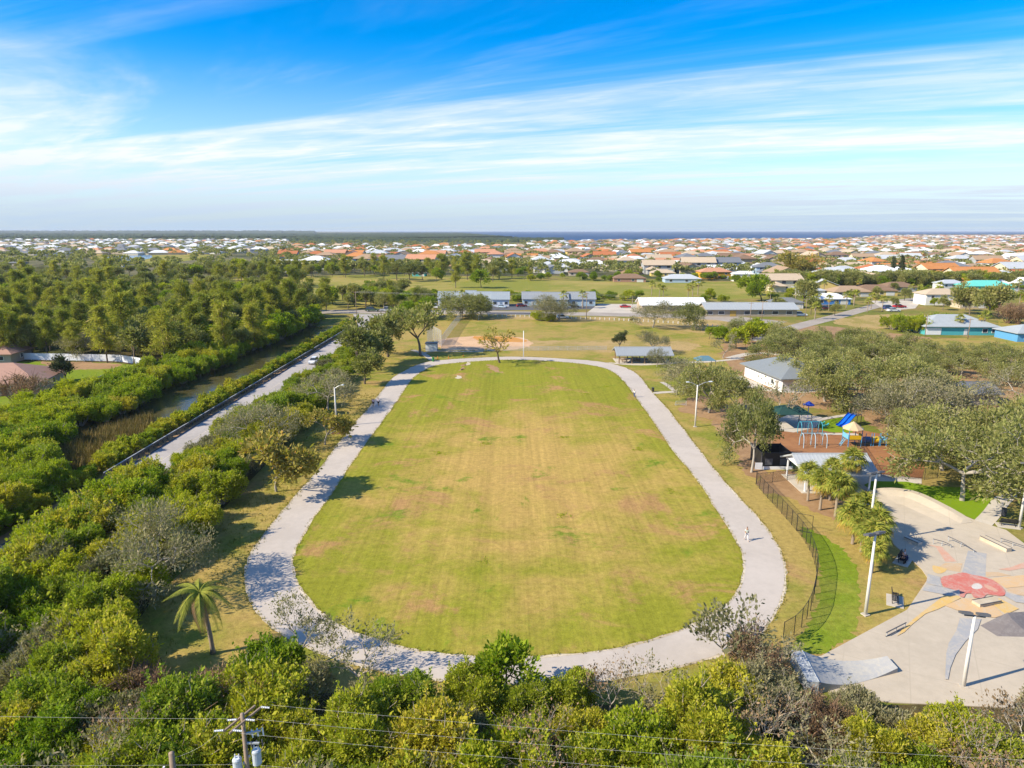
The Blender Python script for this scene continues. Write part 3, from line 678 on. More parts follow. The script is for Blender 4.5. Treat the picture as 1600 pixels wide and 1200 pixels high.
house('community_hall', 'long low building with white metal roof behind two park oaks', 'building', ((a.x+b.x)/2, a.y + 7), w, 13, 3.1, 2.6, 0, (0.42, 0.34, 0.26), (0.78, 0.79, 0.80), 'gable', 0.9,
      [('f', x, 1.6, 2.0, 1.3) for x in (-12, -6, 6, 12)], [('f', 0, 1.6, 2.3, (0.25, 0.2, 0.16))], None, True, 1.2)
a, b = G(1105, 495), G(1246, 495); w = b.x - a.x
house('club_building', 'long flat building with pale grey roof and tan walls beside street', 'building', ((a.x+b.x)/2, a.y + 7), w, 12, 3.2, 2.2, 0, (0.36, 0.30, 0.22), (0.36, 0.38, 0.39), 'gable', 0.9,
      [('f', x, 1.6, 2.4, 1.4) for x in (-18, -13, -2, 4, 10, 16)], [('f', -8, 2.6, 2.4, (0.45, 0.30, 0.08))], None, True, 1.2)
# park building (rotated) left of the oak grove
Lc, Nc = G(1163, 588), G(1199, 603.5); dv = (Nc - Lc); L = dv.length; ang = math.atan2(dv.y, dv.x)
nrm = Vector((-dv.y, dv.x, 0)).normalized()
ctr = (Lc + Nc) / 2 + nrm * 6.5 + dv.normalized() * 3.2
house('park_building', 'white park building with grey metal hip roof at the oak grove edge', 'building', ctr, L + 6.4, 13, 3.3, 3.0, ang, (0.72, 0.70, 0.68), (0.21, 0.225, 0.225), 'hip', 1.0,
      [('f', 4.6, 1.7, 1.0, 1.0)], [('f', L/2 + 1.0, 1.0, 2.2, (0.30, 0.26, 0.22))], None, True)
a, b = G(1470, 633), G(1558, 633); w = b.x - a.x
house('restroom_building', 'beige block building with dark roof half hidden under park oaks', 'building', ((a.x+b.x)/2, a.y + 4), w, 8, 2.7, 1.5, -0.03, (0.46, 0.39, 0.30), (0.13, 0.14, 0.17), 'gable', 0.8,
      [('f', -1.5, 1.7, 1.2, 0.8), ('f', 3.2, 1.7, 1.2, 0.8)], [('f', -0.3, 1.1, 2.1, (0.08, 0.08, 0.08))])
a, b = G(1450, 524), G(1568, 526); w = b.x - a.x
house('teal_house', 'teal house with pale hip roof and white garage beyond the oaks', 'house', ((a.x+b.x)/2, a.y + 8), w, 15, 3.1, 3.4, -0.05, (0.075, 0.36, 0.40), (0.33, 0.36, 0.38), 'hip', 0.8,
      [('f', 8.0, 1.6, 1.6, 1.3), ('f', 11.0, 1.6, 1.2, 1.3), ('r', 0, 1.6, 1.4, 1.3)], [('f', -9.5, 5.2, 2.4, (0.72, 0.72, 0.72)), ('f', 1.5, 1.2, 2.2, (0.6, 0.6, 0.6))])
a = G(1592, 534)
house('blue_house', 'bright blue house with grey roof at the photo right edge', 'house', (a.x + 8, a.y + 5), 18, 11, 3.0, 2.2, 0, (0.10, 0.30, 0.52), (0.33, 0.36, 0.38), 'hip', 0.7, [('f', -6, 1.6, 1.4, 1.2), ('f', -2, 1.6, 1.4, 1.2)], [('f', 2, 1.1, 2.1, (0.6, 0.6, 0.6))])
a = G(40, 612)
house('brown_roof_house', 'low house with faded pinkish brown roof beside canal garden', 'house', (a.x - 9.0, a.y + 2), 25, 15, 2.9, 3.3, math.radians(12), (0.46, 0.36, 0.27), (0.40, 0.235, 0.175), 'hip', 0.9,
      [('f', 8, 1.6, 1.4, 1.2), ('f', 3, 1.6, 1.4, 1.2), ('r', 1, 1.6, 1.4, 1.2), ('r', -3.5, 1.6, 1.4, 1.2)], [('f', 5.8, 1.1, 2.1, (0.2, 0.14, 0.1))])
a = G(-20, 566)
house('brown_roof_house', 'house corner with brown roof behind white fence, left edge', 'house', (a.x + 1, a.y + 2), 14, 10, 2.8, 2.6, 0.1, (0.40, 0.32, 0.26), (0.38, 0.22, 0.16), 'hip', 0.7, [('f', 4.5, 1.6, 1.2, 1.1), ('r', 0, 1.6, 1.2, 1.1)])
# open picnic shelter at the far bend of the path
def bench_table(parent_loc, rz, phrase, group=None):
    e = empty('picnic_table', parent_loc, rz); tag(e, phrase, 'table', group)
    MB().box(-0.9, 0.9, -0.38, 0.38, 0.72, 0.78).obj('table_top', M_WOOD, e)
    for s in (-1, 1): MB().box(-0.9, 0.9, s*0.72-0.14, s*0.72+0.14, 0.42, 0.46).obj('seat', M_WOOD, e)
    for s in (-1, 1):
        MB().obar((s*0.6, -0.72, 0.02), (s*0.6, -0.2, 0.72), 0.08, 0.08).obar((s*0.6, 0.72, 0.02), (s*0.6, 0.2, 0.72), 0.08, 0.08).obar((s*0.6+0.06, -0.8, 0.39), (s*0.6+0.06, 0.8, 0.39), 0.05, 0.08).obj('leg', M_WOOD, e)
    return e
def shelter(name, phrase, c, w, d, h, rh, npost, rz, roofcol, postmat, postw=0.25, gable=None, zf=0.10):
    e = empty(name, (c[0], c[1], 0), rz); tag(e, phrase, 'shelter')
    MB().box(-w/2-0.3, w/2+0.3, -d/2-0.3, d/2+0.3, -0.1, zf).obj('floor_slab', M_CONC, e)
    roof_mesh('gable', w, d, h, rh, 0.6, 0.55).obj('roof', T_METALROOF, e, color=roofcol)
    for s in (-1, 1):
        for i in range(npost):
            x = -w/2 + 0.3 + (w - 0.6) * i / (npost - 1)
            MB().box(x-postw/2, x+postw/2, s*(d/2-0.3)-postw/2, s*(d/2-0.3)+postw/2, zf, h-0.05).obj('post', postmat, e)
        MB().box(-w/2, w/2, s*(d/2-0.3)-0.08, s*(d/2-0.3)+0.08, h-0.28, h-0.04).obj('beam', postmat, e)
        if gable:
            x = s*w/2
            m = MB(); m.add([(x-0.06,-d/2+.1,h+.0),(x-0.06,d/2-.1,h+.0),(x-0.06,0,h+rh-0.3),(x+0.06,-d/2+.1,h+.0),(x+0.06,d/2-.1,h+.0),(x+0.06,0,h+rh-0.3)], [(0,1,2),(5,4,3),(0,3,4,1),(1,4,5,2),(2,5,3,0)])
            m.obj('gable_panel', gable, e)
    return e
a, b = G(966, 569), G(1049, 569); w = b.x - a.x; SHC = ((a.x+b.x)/2, a.y + 4.2)
shelter('picnic_shelter', 'open picnic shelter with grey ribbed roof beside far bend of path', SHC, w, 8.0, 2.6, 1.5, 5, 0, (0.31, 0.33, 0.345), M_WOOD, 0.28)
for i in range(4):
    for s in (-1, 1):
        bench_table((SHC[0] - w*0.36 + i*w*0.24, SHC[1] + s*1.9, 0.10), 0, ('front' if s < 0 else 'rear') + ' row picnic table under the grey roofed shelter', 'picnic tables in the shelter')
a = G(1306, 768)
S2 = shelter('skate_shelter', 'grey metal roofed shelter with white gable behind the cabbage palms', (a.x, a.y + 3.0), 9.6, 7.0, 3.0, 1.6, 3, 0, (0.40, 0.42, 0.435), M_WHITE, 0.2, M_WHITE)
bench_table((a.x + 1.5, a.y + 2.2, 0.10), 0.1, 'picnic table in shade of the shelter beside the skate park')
# screened enclosure
def enclosure(c, w, d, h, rz):
    e = empty('screened_enclosure', (c.x, c.y, 0), rz); tag(e, 'black screened square enclosure with white gate beside grey shelter', 'enclosure')
    for i, (x0, x1, y0, y1) in enumerate([(-w/2, w/2, d/2-0.03, d/2+0.03), (-w/2-0.03, -w/2+0.03, -d/2, d/2), (w/2-0.03, w/2+0.03, -d/2, d/2), (-w/2, w/2, -d/2-0.03, -d/2+0.03)]):
        MB().box(x0, x1, y0, y1, 0.1, h).obj('screen_panel', M_BLACK, e)
    for x in (-w/2, w/2):
        for y in (-d/2, d/2): MB().box(x-0.07, x+0.07, y-0.07, y+0.07, 0, h+0.1).obj('post', M_DGREY, e)
    for x in (-w/4, w/4): MB().box(x-w/8, x+w/8, -d/2-0.08, -d/2-0.04, 0.5, 1.5).obj('vent_panel', M_DGREY, e)
    MB().box(-w/2-1.2, -w/2-0.1, -d/2-0.8, -d/2-0.74, 0.0, 1.1).obj('gate', M_WHITE, e)
    MB().box(-w/2, w/2, -d/2-0.8, -d/2-0.74, 0.0, 0.5).obj('low_wall', M_WHITE, e)
a = G(1213, 732); enclosure(a + Vector((0, 2.6, 0)), 4.6, 4.6, 2.5, 0.0)
# shade canopy over the tot lot
def shade(c, w, d, h, rh, phrase, mat, rz=0):
    e = empty('shade_canopy', (c.x, c.y, 0), rz); tag(e, phrase, 'canopy')
    m = MB(); r = w*0.2
    m.add([(-w/2,-d/2,h),(w/2,-d/2,h),(w/2,d/2,h),(-w/2,d/2,h),(-r,0,h+rh),(r,0,h+rh)] + [(-w/2,-d/2,h-.06),(w/2,-d/2,h-.06),(w/2,d/2,h-.06),(-w/2,d/2,h-.06),(-r,0,h+rh-.06),(r,0,h+rh-.06)],
          [(0,1,5,4),(1,2,5),(2,3,4,5),(3,0,4),(10,11,7,6),(11,8,7),(11,10,9,8),(10,6,9),(0,6,7,1),(1,7,8,2),(2,8,9,3),(3,9,6,0)])
    m.obj('cloth_roof', mat, e)
    for x in (-w/2+.15, w/2-.15):
        for y in (-d/2+.15, d/2-.15): MB().tube([(x,y,0),(x,y,h-0.03)], 0.08, 6).obj('post', M_DGREY, e)
a = G(1240, 672); shade(a + Vector((0, 2.5, 0)), 6.4, 5.5, 3.0, 1.2, 'dark green shade canopy over the tot play area', M_SHADE)
a = G(1105, 580); shade(a + Vector((0, 3, 0)), 5.0, 4.0, 2.6, 1.0, 'small blue grey shade canopy behind the path side trees', plain('blue_shade_cloth', (0.10, 0.19, 0.24), 0.85, 0.1))
# dugout, backstop and foul-line fence of the ball field
a, b = G(664, 549), G(677, 549.5)
e = empty('dugout', ((a.x + b.x)/2 + 0.6, a.y + 1.6, 0), 0); tag(e, 'white block dugout with grey flat roof beside the backstop', 'dugout')
MB().box(-1.7, 1.7, -1.5, 1.5, 0, 2.3).obj('wall', M_TRIM, e); MB().box(-1.9, 1.9, -1.7, 1.7, 2.3, 2.5).obj('roof', M_DGREY, e); MB().box(1.7, 1.75, -0.5, 0.5, 0.05, 2.0).obj('door', M_DGREY, e)
def uv_panel(name, a, b, z0, h, mat, parent, base):
    a, b = Vector(a), Vector(b); L_ = (b - a).length
    me = bpy.data.meshes.new(name); me.from_pydata([(a.x-base.x, a.y-base.y, z0), (b.x-base.x, b.y-base.y, z0), (b.x-base.x, b.y-base.y, z0+h), (a.x-base.x, a.y-base.y, z0+h)], [], [(0, 1, 2, 3)])
    uv = me.uv_layers.new(name='UVMap')
    for i, q in enumerate([(0, 0), (L_, 0), (L_, h), (0, h)]): uv.data[i].uv = q
    me.materials.append(mat); return link(name, me, parent)
def fence(phrase, pts, h, step, postmat, linkmat, group=None, pr=0.035, name='chain_link_fence', rail=True, solid=None):
    P = resample(pts, step); base = P[len(P)//2]
    e = empty(name, (base.x, base.y, 0)); tag(e, phrase, 'fence', group)
    for i, p in enumerate(P):
        MB().tube([(p.x-base.x, p.y-base.y, -0.1), (p.x-base.x, p.y-base.y, h+0.05)], pr, 6).obj('post', postmat, e)
        if i + 1 < len(P):
            q = P[i+1]
            if linkmat: uv_panel('mesh_panel', p, q, 0.04, h-0.06, linkmat, e, base)
            if rail:
                MB().tube([(p.x-base.x, p.y-base.y, h), (q.x-base.x, q.y-base.y, h)], pr*0.7, 5).obj('top_rail', postmat, e)
    return e
fence('tall grey mesh fence along the third base foul line', [G(690, 540), G(706, 517), G(722, 497)], 3.0, 3.0, M_GALV, M_LINKG, pr=0.05)
fence('grey mesh backstop fence beside the white dugout', [G(668, 541), G(676, 532), G(690, 541)], 5.0, 2.4, M_GALV, M_LINKG, pr=0.06)
fence('low grey mesh fence between the infield and the path', [G(690, 547), G(760, 548.6), G(830, 548), G(960, 547)], 1.3, 3.0, M_GALV, M_LINKG, pr=0.03)
# white vinyl fence and grey garden fence on the left
def panel_fence(phrase, pts, h, step, mat, name, gap=0.0):
    P = resample(pts, step); base = P[len(P)//2]; e = empty(name, (base.x, base.y, 0)); tag(e, phrase, 'fence')
    for i, p in enumerate(P):
        x, y = p.x-base.x, p.y-base.y
        MB().box(x-0.08, x+0.08, y-0.08, y+0.08, 0, h+0.12).obj('post', mat, e)
        if i+1 < len(P):
            q = P[i+1]; MB().obar((x, y, h/2+0.06), (q.x-base.x, q.y-base.y, h/2+0.06), 0.05, h-0.1).obj('panel', mat, e)
            MB().obar((x, y, h+0.04), (q.x-base.x, q.y-base.y, h+0.04), 0.09, 0.08).obj('top_rail', mat, e)
    return e
panel_fence('white vinyl panel fence between the garden and the woodland', [G(26, 562), G(100, 563.5), G(186, 565), G(205, 568), G(236, 573)], 1.9, 2.3, M_WHITE, 'vinyl_fence')
panel_fence('weathered grey low fence along the canal side garden', [G(-10, 655), G(60, 636), G(130, 604), G(195, 582)], 1.1, 2.4, plain('grey_vinyl', (0.42, 0.44, 0.40), 0.7, 0.2), 'garden_fence')
sheet('garden_lawn', [(-20, 652), (60, 634), (130, 603), (200, 580), (225, 572), (180, 567), (60, 565), (-20, 566)], 0.026, M_BRIGHT)
sheet('bare_soil', [(60, 566), (180, 568), (176, 576), (110, 577)], 0.034, M_DIRT, smooth=2)
# guard rail beside the road
e = empty('guard_rail', (-60.6, 150, 0)); tag(e, 'long dark timber guard rail with posts beside the canal road', 'guard rail')
yy = 96.0; postme = MB().box(-0.07, 0.06, -0.08, 0.08, 0, 0.90).mesh('post', M_DGREY)
while yy < 262:
    link('post', postme, e, (0, yy - 150, 0)); yy += 1.6
MB().box(0.06, 0.11, -54, 112, 0.62, 0.80).obj('rail', M_DGREY, e); MB().box(-0.09, 0.09, -54, 112, 0.90, 0.96).obj('cap_rail', M_GALV, e)
MB().box(RX0 - 0.22, RX0 - 0.02, 40, 262, -0.1, 0.13).obj('kerb', M_DARKASPH); struct(bpy.data.objects['kerb'])
# black chain link fences round the skate park and playground
FB = [(1181,757),(1195,774),(1211,791),(1232,815),(1243,828),(1255,843),(1268,867),(1276,897),(1273,925),(1266,956),(1256,975),(1244,990),(1227,1001),(1205,1014)]
fence('curving black chain link fence between the path and skate park lawn', smooth_line([G(*p) for p in FB], 5), 2.0, 1.75, M_BLACK, M_LINK)
fence('black chain link fence from the curved fence to the palms', [G(1182, 756), G(1225, 752), G(1262, 742)], 1.6, 2.6, M_BLACK, M_LINK)
fence('black chain link fence between playground mulch and green turf', [G(1366, 744), G(1400, 748), G(1440, 750), G(1480, 746)], 1.8, 2.3, M_BLACK, M_LINK)
fence('black chain link fence beside the shelter and playground mulch', [G(1340, 700), G(1350, 715), G(1366, 743)], 1.4, 2.3, M_BLACK, M_LINK)
e = empty('gate_frame', G(1243, 829)); tag(e, 'open black gate in the curving chain link fence', 'gate')
MB().tube([(0.1, 0, 0), (0.1, 0, 2.3), (1.6, -0.9, 2.3), (1.6, -0.9, 0.1), (0.1, 0, 0.1)], 0.04, 6).obj('gate_leaf', M_BLACK, e)
# soccer goal on the lawn right of the path
a = G(1064, 634); e = empty('football_goal', (a.x, a.y, 0), 0.05); tag(e, 'small grey football goal on the lawn right of the path', 'goal')
MB().tube([(-1.1, 0, 0), (-1.1, 0, 1.0), (1.1, 0, 1.0), (1.1, 0, 0)], 0.05, 6).obj('goal_frame', M_GALV, e)
MB().tube([(-1.1, 0, 1.0), (-1.1, 0.9, 0.03), (1.1, 0.9, 0.03), (1.1, 0, 1.0)], 0.035, 6).obj('rear_frame', M_GALV, e)
uv_panel('net', (a.x-1.1, a.y+0.45), (a.x+1.1, a.y+0.45), 0.05, 0.6, M_LINKG, e, a)
# ------------------------------------------------------------------ skate park objects
ZS = 0.085
def at(p, base): return (p.x - base.x, p.y - base.y)
# quarter pipe and kicker at the lower left
def quarter_pipe():
    b0, b1 = G(1252, 1034, ZS), G(1278, 1084, ZS)                  # back edge
    f0, f1 = G(1385, 1032, ZS), G(1402, 1051, ZS)                  # far end of the low run-out
    e = empty('quarter_pipe', (b0.x, b0.y, ZS)); tag(e, 'concrete quarter pipe with painted back and curved face, lower left of skate park', 'skate ramp')
    n = 12; m = MB(); vs = []
    prof = []
    for i in range(n + 1):
        s = i / n
        z = 1.05 * (1 - min(s / 0.55, 1.0)) ** 2 + (0.42 * ((s - 0.62) / 0.38) ** 1.6 if s > 0.62 else 0)
        prof.append((s, z + 0.02))
    deck = 0.9
    for s, z in prof:
        for a_, f_ in ((b0, f0), (b1, f1)):
            p = a_.lerp(f_, s); vs.append((p.x - b0.x, p.y - b0.y, z))
    for s, z in prof:
        for a_, f_ in ((b0, f0), (b1, f1)):
            p = a_.lerp(f_, s); vs.append((p.x - b0.x, p.y - b0.y, -0.02))
    k = 2 * (n + 1); fs = []
    for i in range(n):
        fs += [(2*i, 2*i+2, 2*i+3, 2*i+1), (k+2*i, k+2*i+1, k+2*i+3, k+2*i+2), (2*i, k+2*i, k+2*i+2, 2*i+2), (2*i+1, 2*i+3, k+2*i+3, k+2*i+1)]
    fs += [(0, 1, k+1, k), (2*n, k+2*n, k+2*n+1, 2*n+1)]
    m.add(vs, fs); m.obj('ramp_face', worn_paint('grey_ramp_paint', (0.36, 0.36, 0.36), (0.46, 0.43, 0.37), 1.0), e)
    d = (b1 - b0); nb = Vector((d.y, -d.x, 0)).normalized()
    if nb.x > 0: nb = -nb
    q = [b0, b1, b1 + nb * 0.9, b0 + nb * 0.9]
    MB().prism([(p.x - b0.x, p.y - b0.y) for p in q], -0.15, 1.06).obj('deck', worn_paint('mural_back', (0.18, 0.22, 0.26), (0.62, 0.62, 0.62), 0.95), e)
    MB().tube([(0, 0, 1.08), (d.x, d.y, 1.08)], 0.04, 6).obj('coping', M_GALV, e)
quarter_pipe()
def rail(phrase, p, q, h=0.45, base=True, drop=0.0):
    a, b = G(*p, ZS), G(*q, ZS); e = empty('grind_rail', (a.x, a.y, ZS)); tag(e, phrase, 'grind rail', 'grind rails in the skate park')
    d = b - a
    MB().tube([(0, 0, h), (d.x*0.55, d.y*0.55, h - drop*0.2), (d.x, d.y, h - drop)], 0.05, 6).obj('bar', M_DGREY, e)
    for s in (0.04, 0.5, 0.96): MB().tube([(d.x*s, d.y*s, -0.05), (d.x*s, d.y*s, h - drop*max(0, s-0.3))], 0.04, 6).obj('leg', M_GALV, e)
    if base: MB().obar((0, 0, 0.03), (d.x, d.y, 0.03), 0.08, 0.06).obj('foot_bar', M_DGREY, e)
rail('low flat grind rail on the pale slab beside the yellow paint', z1(*B, [(30, 690)])[0], z1(*B, [(255, 575)])[0], 0.42)
rail('short grind rail near the shaded skate bench', z1(*A, [(455, 555)])[0], z1(*A, [(690, 605)])[0], 0.6, False, 0.3)
rail('long bent grind rail above the grey painted band', z1(*A, [(640, 520)])[0], z1(*A, [(985, 668)])[0], 0.6, False, 0.4)
rail('long straight grind rail at the far right of the slab', z1(*A, [(1300, 530)])[0], z1(*A, [(1620, 640)])[0], 0.45, False)
def ledge(phrase, p, q, w, h, mat=M_CONC):
    a, b = G(*p, ZS), G(*q, ZS); e = empty('grind_ledge', (a.x, a.y, ZS)); tag(e, phrase, 'grind ledge'); d = b - a
    MB().obar((0, 0, h/2 - 0.03), (d.x, d.y, h/2 - 0.03), w, h + 0.02).obj('block', mat, e)
    s = Vector((-d.y, d.x, 0)).normalized() * (w/2)
    for k in (-1, 1): MB().obar((s.x*k, s.y*k, h - 0.02), (d.x + s.x*k, d.y + s.y*k, h - 0.02), 0.07, 0.07).obj('steel_edge', M_DGREY, e)
ledge('long cream concrete ledge with dark steel edges', z1(*A, [(1075, 500)])[0], z1(*A, [(1410, 660)])[0], 0.75, 0.5, M_SAND)
ledge('low concrete box beside the red painted head', z1(*B, [(1050, 335)])[0], z1(*B, [(1290, 290)])[0], 0.9, 0.35, M_SAND)
ledge('small pale concrete block in the palm shade', z1(*A, [(120, 500)])[0], z1(*A, [(300, 580)])[0], 0.7, 0.4)
def wedge(name, phrase, pts, peak, mat, h):
    P = [G(*p, ZS) for p in pts]; c = G(*peak, ZS); e = empty(name, (c.x, c.y, ZS)); tag(e, phrase, 'skate ramp')
    n = len(P); m = MB(); m.add([(p.x - c.x, p.y - c.y, -0.02 if i != 1 else h) for i, p in enumerate(P)] + [(0, 0, h)], [(i, (i+1) % n, n) for i in range(n)] + [tuple(reversed(range(n)))])
    m.obj('ramp_face', mat, e)
wedge('pyramid_ramp', 'dark brown painted low pyramid at the slab right edge', z1(*B, [(1090, 565), (1400, 470), (1660, 400), (1700, 700), (1290, 690)]), z1(*B, [(1450, 540)])[0], P_BROWN, 0.5)
wedge('kicker_ramp', 'small blue grey wedge beside the yellow painted arm', z1(*B, [(690, 215), (860, 190), (880, 225), (770, 235)]), z1(*B, [(800, 208)])[0], P_GREY, 0.35)
# banked concrete wall at the far edge of the slab
bk = smooth_line([G(*p) for p in [(1345, 777), (1375, 771), (1425, 777), (1475, 797), (1520, 817)]], 5)
m = MB(); vs = []; n = len(bk)
for i, p in enumerate(bk):
    d = (bk[min(i+1, n-1)] - bk[max(i-1, 0)]).normalized(); s = Vector((d.y, -d.x, 0))
    s = s if s.y < 0 else -s
    hgt = 0.9 * math.sin(math.pi * i / (n - 1)) ** 0.7 + 0.02
    vs += [(p.x, p.y, 0.0), (p.x, p.y, 0.09 + hgt), (p.x + s.x*0.9, p.y + s.y*0.9, 0.09 + hgt*0.98), (p.x + s.x*2.0, p.y + s.y*2.0, 0.09 + hgt*0.4), (p.x + s.x*4.0, p.y + s.y*4.0, 0.08)]
m.add(vs, [(5*i+k, 5*i+k+1, 5*i+k+6, 5*i+k+5) for i in range(n-1) for k in range(4)])
bank = m.obj('skate_bank', M_SKATE, smooth=False); tag(bank, 'curved concrete bank along the far edge of the skate slab', 'skate ramp')

# ------------------------------------------------------------------ benches, bins, lamp posts
def bench(phrase, p, rz, mat=M_BLACK):
    e = empty('park_bench', G(*p), rz); tag(e, phrase, 'bench')
    MB().box(-1.2, 1.2, -0.7, 0.8, -0.05, 0.10).obj('concrete_pad', M_CONC, e)
    for i in range(4): MB().box(-0.95, 0.95, -0.25 + i*0.13, -0.15 + i*0.13, 0.50, 0.54).obj('seat_slat', mat, e)
    for i in range(4): MB().box(-0.95, 0.95, 0.30 + i*0.03, 0.34 + i*0.03, 0.62 + i*0.13, 0.72 + i*0.13).obj('back_slat', mat, e)
    for s in (-0.75, 0.75):
        MB().obar((s, -0.2, 0.1), (s, -0.2, 0.52), 0.06, 0.06).obar((s, 0.28, 0.1), (s, 0.42, 1.1), 0.06, 0.06).obar((s, -0.2, 0.49), (s, 0.3, 0.49), 0.05, 0.05).obj('leg', mat, e)
    return e
bench('black slatted bench on a pad on the lawn beside skate slab', (1399, 940), math.radians(62))
BN = bench('black bench with two sitters in the palm shade', (1411, 878), math.radians(48))
bench('dark bench at the skate park edge under the right lamp post', (1574, 822), math.radians(160))
def bin_(phrase, p, col, h=1.0):
    e = empty('litter_bin', G(*p)); tag(e, phrase, 'litter bin')
    MB().tube([(0,0,0),(0,0,h*0.85)], [0.27, 0.32], 12).obj('body', T_PAINT, e, color=col); MB().tube([(0,0,h*0.85),(0,0,h*0.95),(0,0,h)], [0.34, 0.33, 0.15], 12).obj('lid', T_PAINT, e, color=tuple(c*0.7 for c in col))
bin_('green litter bin at the path fork near the dugout', (677, 565), (0.03, 0.22, 0.04), 1.3)
bin_('dark litter bin beside the skate park bench', (1568, 806), (0.05, 0.055, 0.07), 1.1)
bin_('black litter bin beside the path right of picnic shelter', (1020, 612), (0.03, 0.03, 0.03), 1.0)
for i, p in enumerate([(684, 561), (701, 561.5), (724, 557)]):
    e = empty('marker_post', G(*p)); tag(e, 'small orange marker post beside the far bend', 'marker post', 'orange markers at the far bend')
    MB().tube([(0,0,0),(0,0,0.8),(0,0,0.9)], [0.12,0.10,0.03], 8).obj('post', T_PAINT, e, color=(0.65, 0.20, 0.03)); MB().box(-0.2,0.2,-0.2,0.2,0,0.06).obj('base', M_RUBBER, e)
def HT(p, vt):
    a = G(*p); h = 1.0
    while PR(a.x, a.y, h)[1] > vt: h += 0.05
    return h
def flood_post(phrase, p, h, rz, tilt=0.35, heads=2):
    e = empty('lamp_post', G(*p), rz); tag(e, phrase, 'lamp post', 'pale lamp posts')
    MB().tube([(0,0,-0.1),(0,0,h*0.5),(0,0,h)], [0.17, 0.14, 0.10], 10).obj('post', M_POLE, e, smooth=True)
    MB().box(-0.3, 0.3, -0.3, 0.3, -0.1, 0.12).obj('base', M_CONC, e)
    MB().obar((-0.75, 0, h-0.05), (0.75, 0, h-0.05), 0.10, 0.10).obj('cross_arm', M_DGREY, e)
    for s in ((-1, 1) if heads == 2 else (1,)):
        m = MB().box(-0.42, 0.42, -0.32, 0.32, -0.09, 0.09)
        hd = m.obj('lamp_head', M_DGREY, e, (s*0.62, 0.1, h+0.10), rot=(-tilt, 0, 0)); MB().box(-0.36, 0.36, -0.27, 0.27, -0.11, -0.09).obj('lens', M_LENS, hd)
    return e
flood_post('pale lamp post with flood heads on the lawn beside skate slab', (1352, 961), HT((1352, 961), 836), math.radians(20))
flood_post('pale lamp post with twin flood heads nearest the camera', (1505, 1073), HT((1505, 1073), 962), math.radians(-12))
flood_post('pale lamp post with flood heads rising behind the palm clump', (1356, 850), HT((1356, 850), 740), math.radians(20))
flood_post('pale lamp post at the skate park right edge', (1592, 825), HT((1592, 825), 724), math.radians(15))
def arm_post(phrase, p, h, arms, name='lamp_post'):
    e = empty(name, G(*p)); tag(e, phrase, 'lamp post', 'pale lamp posts')
    MB().tube([(0,0,-0.1),(0,0,h)], [0.17, 0.11], 10).obj('post', M_POLE, e, smooth=True)
    MB().box(-0.3, 0.3, -0.3, 0.3, -0.1, 0.10).obj('base', M_CONC, e)
    for dx, dz in arms:
        a = MB().tube([(0,0,h-0.15),(dx*0.5,0,h+dz*0.75),(dx*0.82,0,h+dz)], 0.045, 6).obj('arm', M_GALV, e)
        MB().add([(dx*0.78,-0.14,h+dz-0.03),(dx*1.0,-0.18,h+dz-0.02),(dx*1.12,0,h+dz+0.02),(dx*1.0,0.18,h+dz-0.02),(dx*0.78,0.14,h+dz-0.03),(dx*0.78,-0.1,h+dz+0.1),(dx*1.0,-0.12,h+dz+0.14),(dx*1.0,0.12,h+dz+0.14),(dx*0.78,0.1,h+dz+0.1)],
             [(0,1,2,3,4),(0,5,6,1),(1,6,2),(2,6,7),(2,7,3),(3,7,8,4),(4,8,5,0),(5,8,7,6)]).obj('lamp_head', M_LENS, e)
arm_post('pale street lamp with two long arms right of the path', (1086, 667), HT((1086, 667), 602), [(-2.0, 0.55), (2.6, 0.65)])
arm_post('pale street lamp with single arm left of the path', (526, 666), HT((526, 666), 606), [(1.7, 0.5)])
def plain_pole(phrase, p, h, r=0.09, mat=M_WHITE, cross=0, name='pole'):
    e = empty(name, G(*p)); tag(e, phrase, 'pole')
    MB().tube([(0,0,-0.1),(0,0,h)], [r, r*0.75], 8).obj('shaft', mat, e, smooth=True)
    if cross:
        MB().obar((-1.1,0,h-0.5),(1.1,0,h-0.5),0.12,0.14).obj('cross_arm', M_WOODPOLE, e)
        for x in (-1.0, 0, 1.0): MB().tube([(x,0,h-0.43),(x,0,h-0.25)], 0.06, 6).obj('insulator', M_PORC, e)
    else: MB().tube([(0,0,h),(0,0,h+0.08)], [r*0.8, 0.01], 8).obj('cap', mat, e)
    return e
plain_pole('slim white foul pole at the right end of the infield', (818, 558), HT((818, 558), 517), 0.12)
plain_pole('short white post at the edge of the outfield', (748, 500), 2.0, 0.09)
FP = [((557, 492), HT((557, 492), 455)), ((916, 500), HT((916, 500), 457)), ((1258, 498), HT((1258, 498), 466)), ((1172, 500), HT((1172, 500), 472)), ((1190, 500), HT((1190, 500), 470)), ((1445, 526), HT((1445, 526), 492)), ((1512, 530), HT((1512, 530), 497))]
fpole = [plain_pole('weathered utility pole with cross arm along the cross street', p, h, 0.14, M_WOODPOLE, 1, 'utility_pole') for p, h in FP]
def wire(phrase, a, b, sag, r=0.0042, n=16, grp=None):
    a, b = Vector(a), Vector(b); pts = [a.lerp(b, i/n) - Vector((0,0,sag*4*(i/n)*(1-i/n))) for i in range(n+1)]
    o = empty('overhead_wire', a); o2 = MB().tube([p - a for p in pts], r, 5).obj('strand', M_WIRE, o)
    tag(o, phrase, 'wire'); return o
for x in (-1.0, 0, 1.0):
    for (i, j) in ((0, 1), (1, 3)):
        A_, B_ = G(*FP[i][0]), G(*FP[j][0])
        wire('thin wire strung between utility poles along the cross street', A_ + Vector((x*0.6, 0, FP[i][1]-0.3+0.25*x)), B_ + Vector((x*0.6, 0, FP[j][1]-0.3+0.25*x)), 0.8, 0.016, 14)
